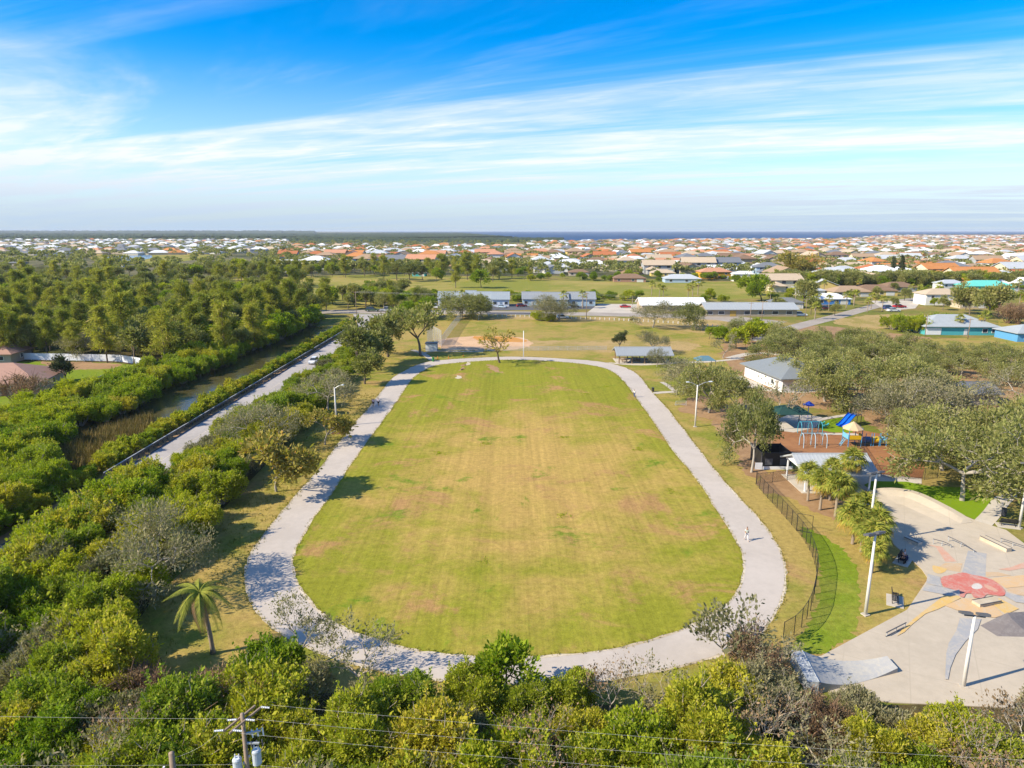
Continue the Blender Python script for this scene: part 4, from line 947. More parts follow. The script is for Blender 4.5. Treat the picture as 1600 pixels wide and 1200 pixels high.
# ------------------------------------------------------------------ near utility pole with transformers
UP = Vector((-15.0, 33.0, 0))
def upole():
    h = 9.8; e = empty('utility_pole', UP); tag(e, 'wooden utility pole with cross arms and three grey transformers, bottom edge', 'utility pole')
    MB().tube([(0,0,-0.2),(0,0,h*0.5),(0,0,h)], [0.16,0.135,0.11], 12).obj('shaft', M_WOODPOLE, e, smooth=True)
    ax = Vector((0.42, 0.91, 0))
    for k in (-1, 1):
        off = Vector((0.91, -0.42, 0)) * 0.20 * k
        MB().obar(off - ax*1.12 + Vector((0,0,h-0.35)), off + ax*1.12 + Vector((0,0,h-0.35)), 0.085, 0.11).obj('cross_arm', M_WOODPOLE, e)
    def insul(p, q):
        a, b = Vector(p), Vector(q); n = 5; pts = [a.lerp(b, i/(2*n)) for i in range(2*n+1)]
        MB().tube(pts, [0.035 if i % 2 else 0.065 for i in range(2*n+1)], 8).obj('insulator', M_PORC, e)
    for s in (-1.02, -0.1, 1.02):
        p = ax*s + Vector((0,0,h-0.3)); insul(p + Vector((0.26,0,0)), p + Vector((0.75,-0.02,-0.03))); 
        if s != 1.02: insul(p + Vector((-0.26,0,0)), p + Vector((-0.75,-0.02,-0.03)))
    # fuse bracket
    MB().obar((0,0,h-1.3),(0.85,0.25,h-1.3),0.09,0.09).obj('bracket', M_GALV, e); MB().obar((-0.1,0,h-1.9),(0.8,0.0,h-1.9),0.09,0.09).obj('bracket', M_GALV, e)
    for i, (x, y) in enumerate([(0.35, 0.2), (0.62, 0.3), (0.9, 0.35)]):
        MB().tube([(x,y,h-1.2),(x+0.06,y-0.05,h-1.65)], 0.045, 8).obj('fuse_cutout', M_PORC, e)
        MB().tube([(x,y-0.2,h-1.8),(x+0.05,y-0.25,h-2.15)], 0.04, 8).obj('arrester', M_DGREY, e)
    for i, (x, y, z) in enumerate([(-0.52, -0.05, h-3.3), (0.52, 0.15, h-2.9), (0.05, -0.50, h-4.0)]):
        t_ = MB().tube([(x,y,z-0.50),(x,y,z-0.45),(x,y,z+0.40),(x,y,z+0.48)], [0.20,0.25,0.25,0.19], 16).obj('transformer', M_TRANSF, e, smooth=False)
        for dx in (-0.1, 0.12): MB().tube([(x+dx,y,z+0.46),(x+dx,y,z+0.72)], [0.055,0.03], 8).obj('bushing', M_PORC, t_)
        MB().tube([(x,y,z+0.30),(x,y,z+0.34)], 0.265, 16).obj('rim_band', M_GALV, t_)
        MB().obar((x*0.4,y*0.4,z+0.1),(0,0,z+0.1),0.07,0.12).obj('mount', M_GALV, e)
upole()
S2P = Vector((-18.6, 31.6, 0))
e = empty('guy_stub_pole', S2P); tag(e, 'short wooden stub pole left of the transformer pole', 'utility pole')
MB().tube([(0,0,-0.2),(0.15,0.1,8.4)], [0.19,0.15], 10).obj('shaft', M_WOODPOLE, e, smooth=True); MB().tube([(-0.3,0,7.0),(-0.3,0,7.6)], 0.06, 8).obj('insulator', M_PORC, e); MB().obar((-0.3,0,7.3),(0.1,0.05,7.3),0.05,0.05).obj('bracket', M_GALV, e)
wire('overhead wire running left from the transformer pole', UP + Vector((-0.8, 0, 9.48)), (-70, 35.5, 9.9), 0.6)
wire('low overhead wire running left along the bottom edge', UP + Vector((-0.2, 0, 6.5)), (-70, 34.2, 6.6), 0.5)
wire('short guy wire from the stub pole to the transformer pole', S2P + Vector((0.3, 0.1, 8.1)), UP + Vector((-0.9, -1.1, 9.45)), 0.2)
wire('upper overhead wire crossing the thicket to the right', UP + Vector((1.2, 1.1, 9.5)), (75, 28.5, 9.3), 1.3)
wire('middle overhead wire crossing the thicket to the right', UP + Vector((0.75, 0, 9.45)), (75, 27.3, 9.3), 1.3)
wire('lower overhead wire crossing the thicket to the right', UP + Vector((0.3, -1.1, 9.45)), (75, 26.1, 9.3), 1.3)
wire('lowest overhead wire crossing the thicket at bottom edge', UP + Vector((0.15, 0, 6.5)), (75, 27.0, 6.6), 1.0)
# bollards along the outfield boundary
BL = smooth_line([G(*p) for p in [(688, 491.5), (740, 493), (800, 495), (880, 497.5), (960, 500.5), (1060, 506), (1140, 513)]], 6)
bme = MB().box(-0.13, 0.13, -0.13, 0.13, -0.1, 0.85).add([(-.13,-.13,.85),(.13,-.13,.85),(.13,.13,.85),(-.13,.13,.85),(0,0,.95)], [(0,1,4),(1,2,4),(2,3,4),(3,0,4)]).mesh('bollard', M_TRIM)
for p in resample(BL, 2.0):
    o = link('bollard', bme, None, (p.x, p.y, 0)); tag(o, 'white square bollard in the row behind the outfield', 'bollard', 'white bollards behind the outfield')

# ------------------------------------------------------------------ playground
def pg(p): return G(*p)
BLUE = (0.05, 0.24, 0.48); LBLUE = (0.16, 0.45, 0.62); YEL = (0.72, 0.46, 0.02)
def swing(phrase, p, q, h, col, seats=2):
    a, b = pg(p), pg(q); e = empty('swing_set', a); tag(e, phrase, 'swing set'); d = b - a; L_ = d.length
    rz = math.atan2(d.y, d.x); e.rotation_euler = (0, 0, rz)
    for x in (0, L_*0.5, L_):
        pts = [(x, 0.9*math.cos(t), h*math.sin(t)**0.55 if math.sin(t) > 0 else 0) for t in [math.pi*i/10 for i in range(11)]]
        MB().tube(pts, 0.06, 6).obj('arch_frame', T_PAINT, e, color=col)
    MB().tube([(0,0,h),(L_,0,h)], 0.06, 6).obj('top_bar', T_PAINT, e, color=col)
    for i in range(seats * 2):
        x = L_*(i+0.6)/(seats*2+0.2)
        o = MB().box(x-0.22, x+0.22, -0.08, 0.08, 0.45, 0.48).obj('swing_seat', M_RUBBER, e); MB().tube([(x-0.2,0,0.46),(x-0.2,0,h)], 0.012, 4).tube([(x+0.2,0,0.46),(x+0.2,0,h)], 0.012, 4).obj('chain', M_GALV, o)
swing('pale blue arched swing set on the mulch nearest the shelter', (1252, 698), (1288, 698), 2.4, (0.36, 0.52, 0.62))
swing('teal blue arched swing set before the green shade canopy', (1249, 679), (1281, 679), 2.4, (0.05, 0.32, 0.42))
def tower():
    c = pg((1330, 696)); e = empty('play_tower', c); tag(e, 'play tower with tan peaked roof and blue yellow panels', 'play structure')
    for x in (-1.1, 1.1):
        for y in (-1.1, 1.1): MB().tube([(x,y,0),(x,y,3.3)], 0.07, 8).obj('post', T_PAINT, e, color=BLUE)
    MB().box(-1.1, 1.1, -1.1, 1.1, 1.25, 1.35).obj('deck', M_DGREY, e)
    n = 8; m = MB(); R_ = 1.75
    m.add([(R_*math.cos(2*math.pi*i/n), R_*math.sin(2*math.pi*i/n), 3.1) for i in range(n)] + [(0,0,4.3)] + [(R_*math.cos(2*math.pi*i/n), R_*math.sin(2*math.pi*i/n), 3.0) for i in range(n)], [(i,(i+1)%n,n) for i in range(n)] + [tuple(n+1+i for i in reversed(range(n)))] + [(i, n+1+i, n+1+(i+1)%n, (i+1)%n) for i in range(n)])
    m.obj('peaked_roof', T_CLOTH, e, color=(0.55, 0.40, 0.24))
    MB().box(-1.0, 1.0, -1.16, -1.08, 1.4, 2.1).obj('panel', T_PAINT, e, color=YEL); MB().box(-1.18, -1.1, -1.0, 1.0, 1.4, 2.2).obj('panel', T_PAINT, e, color=LBLUE); MB().box(1.1, 1.18, -1.0, 0.0, 1.4, 2.3).obj('panel', T_PAINT, e, color=(0.50, 0.52, 0.05))
    for i, (x, col) in enumerate([(2.6, (0.03, 0.13, 0.30)), (4.0, YEL), (5.2, LBLUE)]):
        MB().tube([(x-0.5,0.1,1.0),(x+0.5,0.1,1.0)], 0.55, 12).obj('crawl_tube', T_PAINT, e, color=col)
        for s in (-0.5, 0.5): MB().tube([(x+s,-0.5,0),(x+s,-0.5,2.3)], 0.06, 6).obj('post', T_PAINT, e, color=BLUE)
    m = MB(); pts = []
    for i in range(9):
        s = i/8; pts.append((6.0+3.2*s, 0.2, 1.7*(1-s)**1.3+0.2))
    for i in range(8):
        a_, b_ = pts[i], pts[i+1]; m.add([(a_[0],-0.35,a_[2]+.25),(a_[0],-0.3,a_[2]),(a_[0],0.3,a_[2]),(a_[0],0.35,a_[2]+.25),(b_[0],-0.35,b_[2]+.25),(b_[0],-0.3,b_[2]),(b_[0],0.3,b_[2]),(b_[0],0.35,b_[2]+.25)], [(0,1,5,4),(1,2,6,5),(2,3,7,6)])
    m.obj('slide', T_PAINT, e, color=(0.06, 0.12, 0.40))
    m = MB()
    for y in (-0.3, 0.3): m.obar((-2.0,y,0.05),(-1.15,y,1.3),0.07,0.07)
    for i in range(5): m.obar((-2.0+0.17*i,-0.3,0.1+0.25*i),(-2.0+0.17*i,0.3,0.1+0.25*i),0.05,0.05)
    m.obj('ladder', T_PAINT, e, color=LBLUE)
    for i in range(3):
        MB().tube([(6.6+i*1.3,-1.6,0),(6.6+i*1.3,-1.6,2.1-0.3*i)], 0.09, 8).obj('step_post', T_PAINT, e, color=BLUE); MB().tube([(6.6+i*1.3,-1.6,0.5),(6.6+i*1.3,-1.6,0.6)], 0.35, 10).obj('step_pod', T_PAINT, e, color=LBLUE)
tower()
def big_slide():
    c = pg((1312, 668)); e = empty('double_slide', c, 0.5); tag(e, 'bright blue double slide on the green turf mound', 'slide')
    for k, oy in enumerate((-0.45, 0.45)):
        m = MB(); pr = [(0,0.25),(0.6,0.28),(1.4,0.7),(2.2,1.35),(3.0,1.9),(3.6,2.1)]
        for (x0,z0),(x1,z1__) in zip(pr, pr[1:]):
            m.add([(x0,oy-.42,z0+.3),(x0,oy-.36,z0),(x0,oy+.36,z0),(x0,oy+.42,z0+.3),(x1,oy-.42,z1__+.3),(x1,oy-.36,z1__),(x1,oy+.36,z1__),(x1,oy+.42,z1__+.3)], [(0,1,5,4),(1,2,6,5),(2,3,7,6),(4,5,1,0)])
        m.obj('chute', T_PAINT, e, color=(0.005, 0.10, 0.52))
    for x, h in ((3.6, 3.1), (4.8, 3.1)):
        for y in (-0.9, 0.9): MB().tube([(x,y,0),(x,y,h)], 0.07, 8).obj('post', T_PAINT, e, color=(0.25, 0.18, 0.12))
    MB().box(3.55, 4.85, -0.9, 0.9, 2.0, 2.1).obj('platform', M_DGREY, e)
big_slide()
def spring(phrase, p, col):
    e = empty('spring_rider', pg(p), 0.4); tag(e, phrase, 'spring rider')
    MB().tube([(0.12*math.cos(i), 0.12*math.sin(i), i*0.02) for i in range(25)], 0.02, 4).obj('spring', M_DGREY, e)
    MB().add([(-.5,-.1,.55),(.5,-.1,.55),(.65,-.1,1.05),(.35,-.1,.85),(-.3,-.1,.8),(-.55,-.1,1.0),(-.5,.1,.55),(.5,.1,.55),(.65,.1,1.05),(.35,.1,.85),(-.3,.1,.8),(-.55,.1,1.0)], [(0,1,2,3,4,5),(11,10,9,8,7,6)]+[(i,6+i,6+(i+1)%6,(i+1)%6) for i in range(6)]).obj('seat', T_PAINT, e, color=col)
spring('teal green spring rider before the green turf', (1284, 667), (0.05, 0.42, 0.30)); spring('turquoise spring rider beside the teal green one', (1290, 670), (0.05, 0.40, 0.48))
e = empty('umbrella_shade', pg((1262, 652))); tag(e, 'blue umbrella shade on a pole behind the tot play area', 'umbrella')
MB().tube([(0,0,0),(0,0,3.2)], 0.07, 8).obj('pole', T_PAINT, e, color=(0.02, 0.06, 0.40)); MB().tube([(0,0,2.5),(0,0,2.55),(0,0,3.3)], [1.1,1.1,0.05], 8).obj('canopy', T_CLOTH, e, color=(0.02, 0.05, 0.30))

# ------------------------------------------------------------------ cars
def car(phrase, loc, rz, col, kind='suv', s=1.0, group=None):
    e = empty('parked_car' if group else 'car', (loc[0], loc[1], loc[2] if len(loc) > 2 else 0.04), rz, s); tag(e, phrase, 'car', group)
    w = 0.90
    low = [(-2.3,0.35),(2.25,0.35),(2.33,0.62),(2.2,0.86),(0.95,0.98),(-2.2,1.0),(-2.36,0.8)]
    if kind == 'suv': cab = [(-2.15,1.0),(0.95,0.98),(0.25,1.58),(-0.6,1.66),(-1.75,1.62)]
    elif kind == 'pickup': cab = [(-0.75,0.99),(1.15,0.98),(0.5,1.62),(-0.1,1.70),(-0.65,1.66)]
    else: cab = [(-1.75,0.99),(1.0,0.98),(0.2,1.38),(-0.5,1.44),(-1.2,1.38)]
    def ext(poly, w0, w1, zt):
        m = MB(); n = len(poly)
        zs = [q[1] for q in poly]; z0, z1_ = min(zs), max(zs)
        ww = lambda z: w0 + (w1-w0)*(z-z0)/(z1_-z0)
        m.add([(x,-ww(z),z) for x, z in poly] + [(x,ww(z),z) for x, z in poly], [tuple(range(n)), tuple(reversed(range(n,2*n)))] + [(i,n+i,n+(i+1)%n,(i+1)%n) for i in range(n)])
        return m
    ext(low, w*0.97, w*0.95, 0).obj('body', T_PAINT, e, color=col)
    ext(cab, w*0.92, w*0.70, 0).obj('cabin_glass', M_GLASS, e)
    zt = max(q[1] for q in cab); xs = [q[0] for q in cab if q[1] > zt-0.1]
    MB().box(min(xs)-0.05, max(xs)+0.05, -w*0.70, w*0.70, zt-0.045, zt+0.03).obj('roof_panel', T_PAINT, e, color=col)
    wm = None
    for x in (-1.45, 1.42):
        for y in (-0.82, 0.82):
            o = MB().tube([(0,-0.11,0),(0,0.11,0)], 0.34, 14).obj('wheel', M_RUBBER, e, (x, y, 0.34)); MB().tube([(0,-0.125,0),(0,0.125,0)], 0.2, 10).obj('rim', M_GALV, o)
    for y in (-0.62, 0.62):
        MB().box(2.20, 2.33, y-0.2, y+0.2, 0.64, 0.80).obj('headlight', M_LENS, e); MB().box(-2.38, -2.28, y-0.16, y+0.16, 0.74, 0.92).obj('tail_light', T_PAINT, e, color=(0.4, 0.02, 0.02))
    if kind == 'pickup': MB().box(-2.3, -0.8, -0.72, 0.72, 1.0, 1.02).obj('bed_cover', M_BLACK, e)
    for y in (-1.0, 1.0): MB().box(0.75, 0.95, y-0.09, y+0.09, 0.95, 1.08).obj('wing_mirror', T_PAINT, e, color=col)
WHT, SIL, RED, BLK, BLU = (0.72,0.73,0.75), (0.42,0.44,0.46), (0.42,0.015,0.02), (0.02,0.02,0.025), (0.03,0.08,0.22)
a = G(487, 570); car('white car driving down the road beside the guard rail', (-55.0, a.y + 2, 0.04), -math.pi/2, WHT, 'suv')
CG = 'parked cars'
car('silver pickup truck crossing the junction on the cross street', G(604, 486.5), 0.0, SIL, 'pickup', 1.25)
car('dark green van on the cross street behind the pickup', G(582, 486.8), 0.0, (0.05, 0.09, 0.06), 'suv', 1.35)
car('bright red car alone on the pale car park', G(977, 481), 0.0, RED, 'sedan', 1.1, CG)
car('dark red car beside the blue grey townhouses', G(815, 479.5), 0.3, (0.30, 0.03, 0.03), 'suv', 1.1, CG)
car('black car parked before the blue grey townhouses', G(896, 481), 0.1, BLK, 'sedan', 1.1, CG)
car('silver car parked before the blue grey townhouses', G(884, 481.5), 0.1, SIL, 'suv', 1.0, CG)
car('white car parked under the left outfield oak', G(879, 498), 0.15, WHT, 'suv', 1.1, CG)
car('pale blue car parked before the white townhouses', G(784, 481), -0.4, (0.4, 0.5, 0.6), 'sedan', 1.0, CG)
car('white box truck shaped car left of the townhouses', G(681, 482), 0.0, WHT, 'suv', 1.3, CG)
car('red car parked on the street of tan roofed houses', G(1405, 481), 0.1, RED, 'sedan', 1.25, CG)
car('dark blue car parked left of the red street car', G(1388, 483), 0.2, BLU, 'suv', 1.2, CG)
car('white car parked below the red street car', G(1396, 487), 0.1, WHT, 'sedan', 1.2, CG)
car('dark red car parked beside the blue walled house', G(1290, 484), -0.1, (0.14, 0.01, 0.02), 'suv', 1.25, CG)
car('charcoal car parked under the oaks before the teal house', G(1414, 549), 0.15, (0.05, 0.05, 0.06), 'sedan', 1.05, CG)
car('blue car parked under the oaks before the teal house', G(1440, 556), 1.3, (0.06, 0.13, 0.25), 'suv', 1.0, CG)
car('white car parked under the oaks before the teal house', G(1430, 563), 0.3, WHT, 'sedan', 1.0, CG)
car('white car at the far end of the club building', G(1250, 494), 0.0, WHT, 'suv', 1.2, CG)

# ------------------------------------------------------------------ people
def skin_obj(name, joints, edges, mat, parent, color=None, levels=1):
    me = bpy.data.meshes.new(name); me.from_pydata([j[:3] for j in joints], edges, [])
    o = link(name, me, parent, color=color); o.modifiers.new('Skin', 'SKIN')
    if not me.skin_vertices: bpy.context.view_layer.update()
    if me.skin_vertices:
        for i, j in enumerate(joints):
            r = j[3]; me.skin_vertices[0].data[i].radius = r if isinstance(r, tuple) else (r, r)
            me.skin_vertices[0].data[i].use_root = (i == 0)
    sd = o.modifiers.new('Sub', 'SUBSURF'); sd.levels = levels; sd.render_levels = levels
    me.materials.append(mat)
    return o
def person(phrase, loc, rz, shirt, shorts, pose='walk', hair=M_HAIR, s=1.0, longp=False):
    e = empty('person', loc, rz, s); tag(e, phrase, 'person')
    if pose == 'walk':
        hip, nk = 0.92, 1.46; kn = [(0.10,-0.18,0.50),(-0.10,0.12,0.50)]; an = [(0.10,-0.28,0.08),(-0.10,0.34,0.12)]; toe = [(0.10,-0.46,0.05),(-0.10,0.20,0.04)]
        el = [(0.26,0.16,1.12),(-0.26,-0.10,1.12)]; ha = [(0.26,0.02,0.92),(-0.25,-0.32,1.02)]; lean = -0.03
    else:
        hip, nk = 0.58, 1.12; kn = [(0.12,-0.42,0.58),(-0.12,-0.42,0.58)]; an = [(0.13,-0.44,0.14),(-0.13,-0.40,0.14)]; toe = [(0.13,-0.62,0.08),(-0.13,-0.58,0.08)]
        el = [(0.25,-0.10,0.84),(-0.25,-0.10,0.84)]; ha = [(0.12,-0.32,0.70),(-0.12,-0.34,0.70)]; lean = -0.10
    J = [(0,0,hip,0.13),(0,lean*0.5,(hip+nk)/2,0.125),(0,lean,nk-0.06,0.12),(0,lean,nk+0.05,0.055),(0,lean-0.01,nk+0.15,0.085),(0,lean-0.01,nk+0.25,0.075)]
    E_ = [(0,1),(1,2),(2,3),(3,4),(4,5)]
    for i, sx in enumerate((1, -1)):
        n = len(J); J += [(sx*0.10,0,hip-0.04,0.10),(*kn[i],0.062),(*an[i],0.042),(*toe[i],0.04)]; E_ += [(0,n),(n,n+1),(n+1,n+2),(n+2,n+3)]
        n = len(J); J += [(sx*0.19,lean,nk-0.05,0.062),(*el[i],0.045),(*ha[i],0.036)]; E_ += [(2,n),(n,n+1),(n+1,n+2)]
    skin_obj('body', J, E_, M_SKIN, e)
    T = [(0,0,hip+0.03,0.155),(0,lean*0.5,(hip+nk)/2,0.15),(0,lean,nk-0.06,0.145)]; TE = [(0,1),(1,2)]
    for i, sx in enumerate((1, -1)):
        n = len(T); m_ = Vector((sx*0.19,lean,nk-0.05)).lerp(Vector(el[i]), 0.6); T += [(sx*0.2,lean,nk-0.05,0.08),(*m_,0.066)]; TE += [(2,n),(n,n+1)]
    skin_obj('shirt', T, TE, T_CLOTH, e, shirt)
    Q = [(0,0,hip,0.15)]; QE = []
    for i, sx in enumerate((1, -1)):
        n = len(Q); k = Vector(kn[i]); h0 = Vector((sx*0.10,0,hip-0.05))
        if longp: Q += [(*h0,0.125),(*k,0.085),(*Vector(an[i]),0.06)]; QE += [(0,n),(n,n+1),(n+1,n+2)]
        else: Q += [(*h0,0.125),(*h0.lerp(k,0.7),0.095)]; QE += [(0,n),(n,n+1)]
    skin_obj('shorts' if not longp else 'trousers', Q, QE, T_CLOTH, e, shorts)
    skin_obj('hair', [(0,lean+0.02,nk+0.22,0.095),(0,lean+0.0,nk+0.30,0.08)], [(0,1)], hair, e)
    for i in range(2): skin_obj('shoe', [(an[i][0],an[i][1]+0.03,an[i][2]-0.03,0.05),(toe[i][0],toe[i][1],max(toe[i][2]-0.0,0.05),0.045)], [(0,1)], T_CLOTH, e, (0.55,0.55,0.55))
    return e
a = G(583.5, 636); person('walker in pink top and dark shorts, left of the pair', (a.x, a.y, 0.04), 0.1, (0.70, 0.52, 0.58), (0.05, 0.02, 0.03), s=1.08)
a = G(591.5, 635); person('walker in white top and black shorts, right of the pair', (a.x, a.y, 0.04), 0.0, (0.74, 0.68, 0.74), (0.01, 0.01, 0.012), s=1.05)
a = G(991, 621); person('walker in white shirt and blue trousers beside far right path', (a.x, a.y, 0.05), 2.8, (0.72, 0.74, 0.70), (0.10, 0.13, 0.24), longp=True)
a = G(1166, 845); person('walker in white top and grey shorts on the near right path', (a.x, a.y, 0.04), 0.1, (0.70, 0.74, 0.60), (0.62, 0.60, 0.60), s=1.0, longp=True)
bl = BN.matrix_basis
p = bl @ Vector((-0.45, 0.12, 0)); person('sitter in dark clothes on the shaded bench', (p.x, p.y, -0.02), math.radians(48), (0.02, 0.02, 0.035), (0.015, 0.015, 0.02), 'sit', longp=True)
p = bl @ Vector((0.40, 0.12, 0)); person('sitter in pale blue shirt and navy trousers on shaded bench', (p.x, p.y, -0.02), math.radians(48), (0.50, 0.56, 0.70), (0.02, 0.03, 0.09), 'sit', longp=True)
# ------------------------------------------------------------------ plants: prototypes whose mesh data every copy shares
def norm(a): return a / np.maximum(np.linalg.norm(a, axis=1, keepdims=True), 1e-9)
def leaf_mesh(name, c, axis, L, Wd, mat, r):
    N = len(c); a = norm(axis); nn = r.normal(size=(N, 3)) * 0.55; nn[:, 2] += 0.75; nn += a * 0.2; nn[:, 0] -= 0.25
    b = norm(np.cross(nn, a)); q = np.exp(r.normal(0, 0.32, N))
    l = (L * q)[:, None]; w = (Wd * q * r.uniform(0.7, 1.2, N))[:, None]
    v = np.stack([c, c + a*l*0.5 + b*w*0.5, c + a*l, c + a*l*0.5 - b*w*0.5], 1).reshape(-1, 3)
    return np_mesh(name, v, np.arange(4*N).reshape(-1, 4), mat)
def sprays(pts, out, k, rad, r, up=0.35, flat=1.0):
    """clusters of k leaves round each twig end; returns centres and axes"""
    n = len(pts); kk = k
    c = np.repeat(pts, kk, 0); o = np.repeat(out, kk, 0)
    off = r.normal(size=(n*kk, 3)); off = norm(off) * (rad * r.random((n*kk, 1)) ** 0.5); off[:, 2] *= flat
    ax = off / rad * 0.8 + o * 0.5 + r.normal(size=(n*kk, 3)) * 0.35; ax[:, 2] += up
    return c + off, ax
def sticks(name, segs, mat, n=4):
    m = MB()
    for pts, rads in segs: m.tube(pts, rads, n, False)
    return m.mesh(name, mat, True)
def bush_proto(seed, R, H, nl, nspr, k, L, Wd, leafm, barkm, rad=0.34, twigs=10):
    r = np.random.default_rng(seed); rr = random.Random(seed)
    cen, rds = [], []
    for i in range(nl):
        a = rr.uniform(0, 2*math.pi); q = R * 0.72 * math.sqrt(rr.random()); hz_ = H * (0.30 + 0.46 * rr.random()) * (1 - 0.45 * (q / R) ** 2)
        cen.append((q*math.cos(a), q*math.sin(a), hz_)); rds.append(R * rr.uniform(0.22, 0.42))
    cen, rds = np.array(cen), np.array(rds)
    idx = r.choice(nl, nspr * 3, p=rds**2 / (rds**2).sum()); d = norm(r.normal(size=(nspr*3, 3))); d[:, 2] = np.where(d[:, 2] < -0.35, -d[:, 2], d[:, 2])
    jit = r.uniform(0.72, 1.14, (nspr*3, 1))
    p = cen[idx] + d * rds[idx][:, None] * jit * np.array([1, 1, 0.9])
    ok = p[:, 2] > 0.15
    for j in range(nl):
        inside = (np.linalg.norm((p - cen[j]) / np.array([1, 1, 0.9]), axis=1) < rds[j] * 0.70) & (idx != j); ok &= ~inside
    p, d = p[ok][:nspr], d[ok][:nspr]
    c, ax = sprays(p, d, k, rad, r)
    shoots = []
    for j in range(int(nspr * 0.11)):
        q = p[rr.randrange(len(p))]
        if q[2] < H * 0.35: continue
        o = norm(((q - np.array([0, 0, H*0.3])) * np.array([0.5, 0.5, 0.3]) / R + np.array([0, 0, 0.8]) + r.normal(0, 0.25, 3))[None])[0]; ln = rr.uniform(0.5, 1.5) * R / 3.4
        shoots.append((q, o, ln)); n_ = int(18 + 18 * ln); tt = r.uniform(0.1, 1.0, n_)
        c = np.r_[c, q + o * (tt * ln)[:, None] + r.normal(0, 0.10, (n_, 3))]; e2 = r.normal(0, 0.7, (n_, 3)) + o * 0.7; ax = np.r_[ax, e2]
    crown = leaf_mesh('foliage', c, ax, L, Wd, leafm, r)
    segs = []
    for j in range(nl):
        e_ = cen[j]; mid = e_ * 0.5 + r.normal(0, 0.2, 3); mid[2] = max(mid[2], 0.2)
        segs.append(([(e_[0]*0.15, e_[1]*0.15, -0.1), tuple(mid), tuple(e_ + np.array([0, 0, rds[j]*0.4]))], [0.09, 0.06, 0.025]))
    for j in range(twigs):
        q = p[rr.randrange(len(p))]; o = d[rr.randrange(len(d))]; s0 = q * 0.75
        segs.append(([tuple(s0), tuple(q + np.array([0, 0, 0.1])), tuple(q + o * rr.uniform(0.1, 0.9) + r.normal(0, 0.25, 3) + np.array([0, 0, 0.35]))], [0.042, 0.03, 0.01]))
    for q, o, ln in shoots: segs.append(([tuple(q - o*0.5), tuple(q + o*ln*0.95)], [0.02, 0.006]))
    return sticks('stems', segs, barkm), crown
def branch_tree(seed, H, spread, trunk_h, depth, nsplit, r0, lenf, angle, droop=0.0, upb=0.25, wig=0.12):
    """recursive limbs; returns tube segments and twig ends (points, directions)"""
    rr = random.Random(seed); segs, ends = [], []
    def grow(p, d, L_, rad, lev):
        n = 3; pts = [p.copy()]; rads = [rad]; q = p.copy(); dd = d.copy()
        for i in range(n):
            dd = (dd + Vector((rr.gauss(0, wig), rr.gauss(0, wig), rr.gauss(0, wig*0.7) + upb*0.10 - droop*0.12*lev))).normalized()
            q = q + dd * (L_ / n); pts.append(q.copy()); rads.append(rad * (1 - 0.42 * (i+1) / n))
        segs.append(([tuple(x) for x in pts], rads))
        if lev >= depth: ends.append((q.copy(), dd.copy())); return
        ns = nsplit[min(lev, len(nsplit)-1)]; ph = rr.uniform(0, 6.28)
        for k in range(ns):
            an = angle * rr.uniform(0.6, 1.3) * (1.25 if lev == 0 else 1); ph += 2*math.pi/ns + rr.uniform(-0.4, 0.4)
            side = dd.orthogonal().normalized(); side.rotate(Matrix.Rotation(ph, 3, dd))
            nd = (dd * math.cos(an) + side * math.sin(an)); nd.z += upb * 0.35 - droop * 0.2; nd.normalize()
            grow(q if k or lev < 1 else pts[-1], nd, L_ * lenf * rr.uniform(0.75, 1.2), rad * 0.60, lev + 1)
        if lev >= 2: ends.append((pts[2].copy(), dd.copy()))
    grow(Vector((0, 0, -0.1)), Vector((rr.uniform(-.08, .08), rr.uniform(-.08, .08), 1)).normalized(), trunk_h, r0, 0)
    return segs, ends
def norm_tree(segs, ends, H, spread):
    zmax = max(e[0].z for e in ends); rmax = np.percentile([math.hypot(e[0].x, e[0].y) for e in ends], 92)
    sz, sx = H / zmax, spread / rmax
    f = lambda p: (p[0]*sx, p[1]*sx, p[2]*sz)
    return [([f(p) for p in pts], rads) for pts, rads in segs], [(f(tuple(e[0])), tuple(e[1])) for e in ends]
def tree_proto(seed, H, spread, trunk_h, depth, nsplit, r0, lenf, angle, k, rad, L, Wd, leafm, barkm, droop=0.0, upb=0.25, keep=1.0, tn=4, flat=0.75, up=0.25):
    s_, e_ = branch_tree(seed, H, spread, trunk_h, depth, nsplit, r0, lenf, angle, droop, upb)
    s_, e_ = norm_tree(s_, e_, H - rad, spread - rad)
    r = np.random.default_rng(seed); P = np.array([x[0] for x in e_]); D = np.array([x[1] for x in e_])
    if keep < 1: m_ = r.random(len(P)) < keep; P, D = P[m_], D[m_]
    trunk = sticks('trunk', s_, barkm, tn)
    c, ax = sprays(P, D, k, rad, r, up, flat)
    return trunk, leaf_mesh('crown', c, ax, L, Wd, leafm, r)
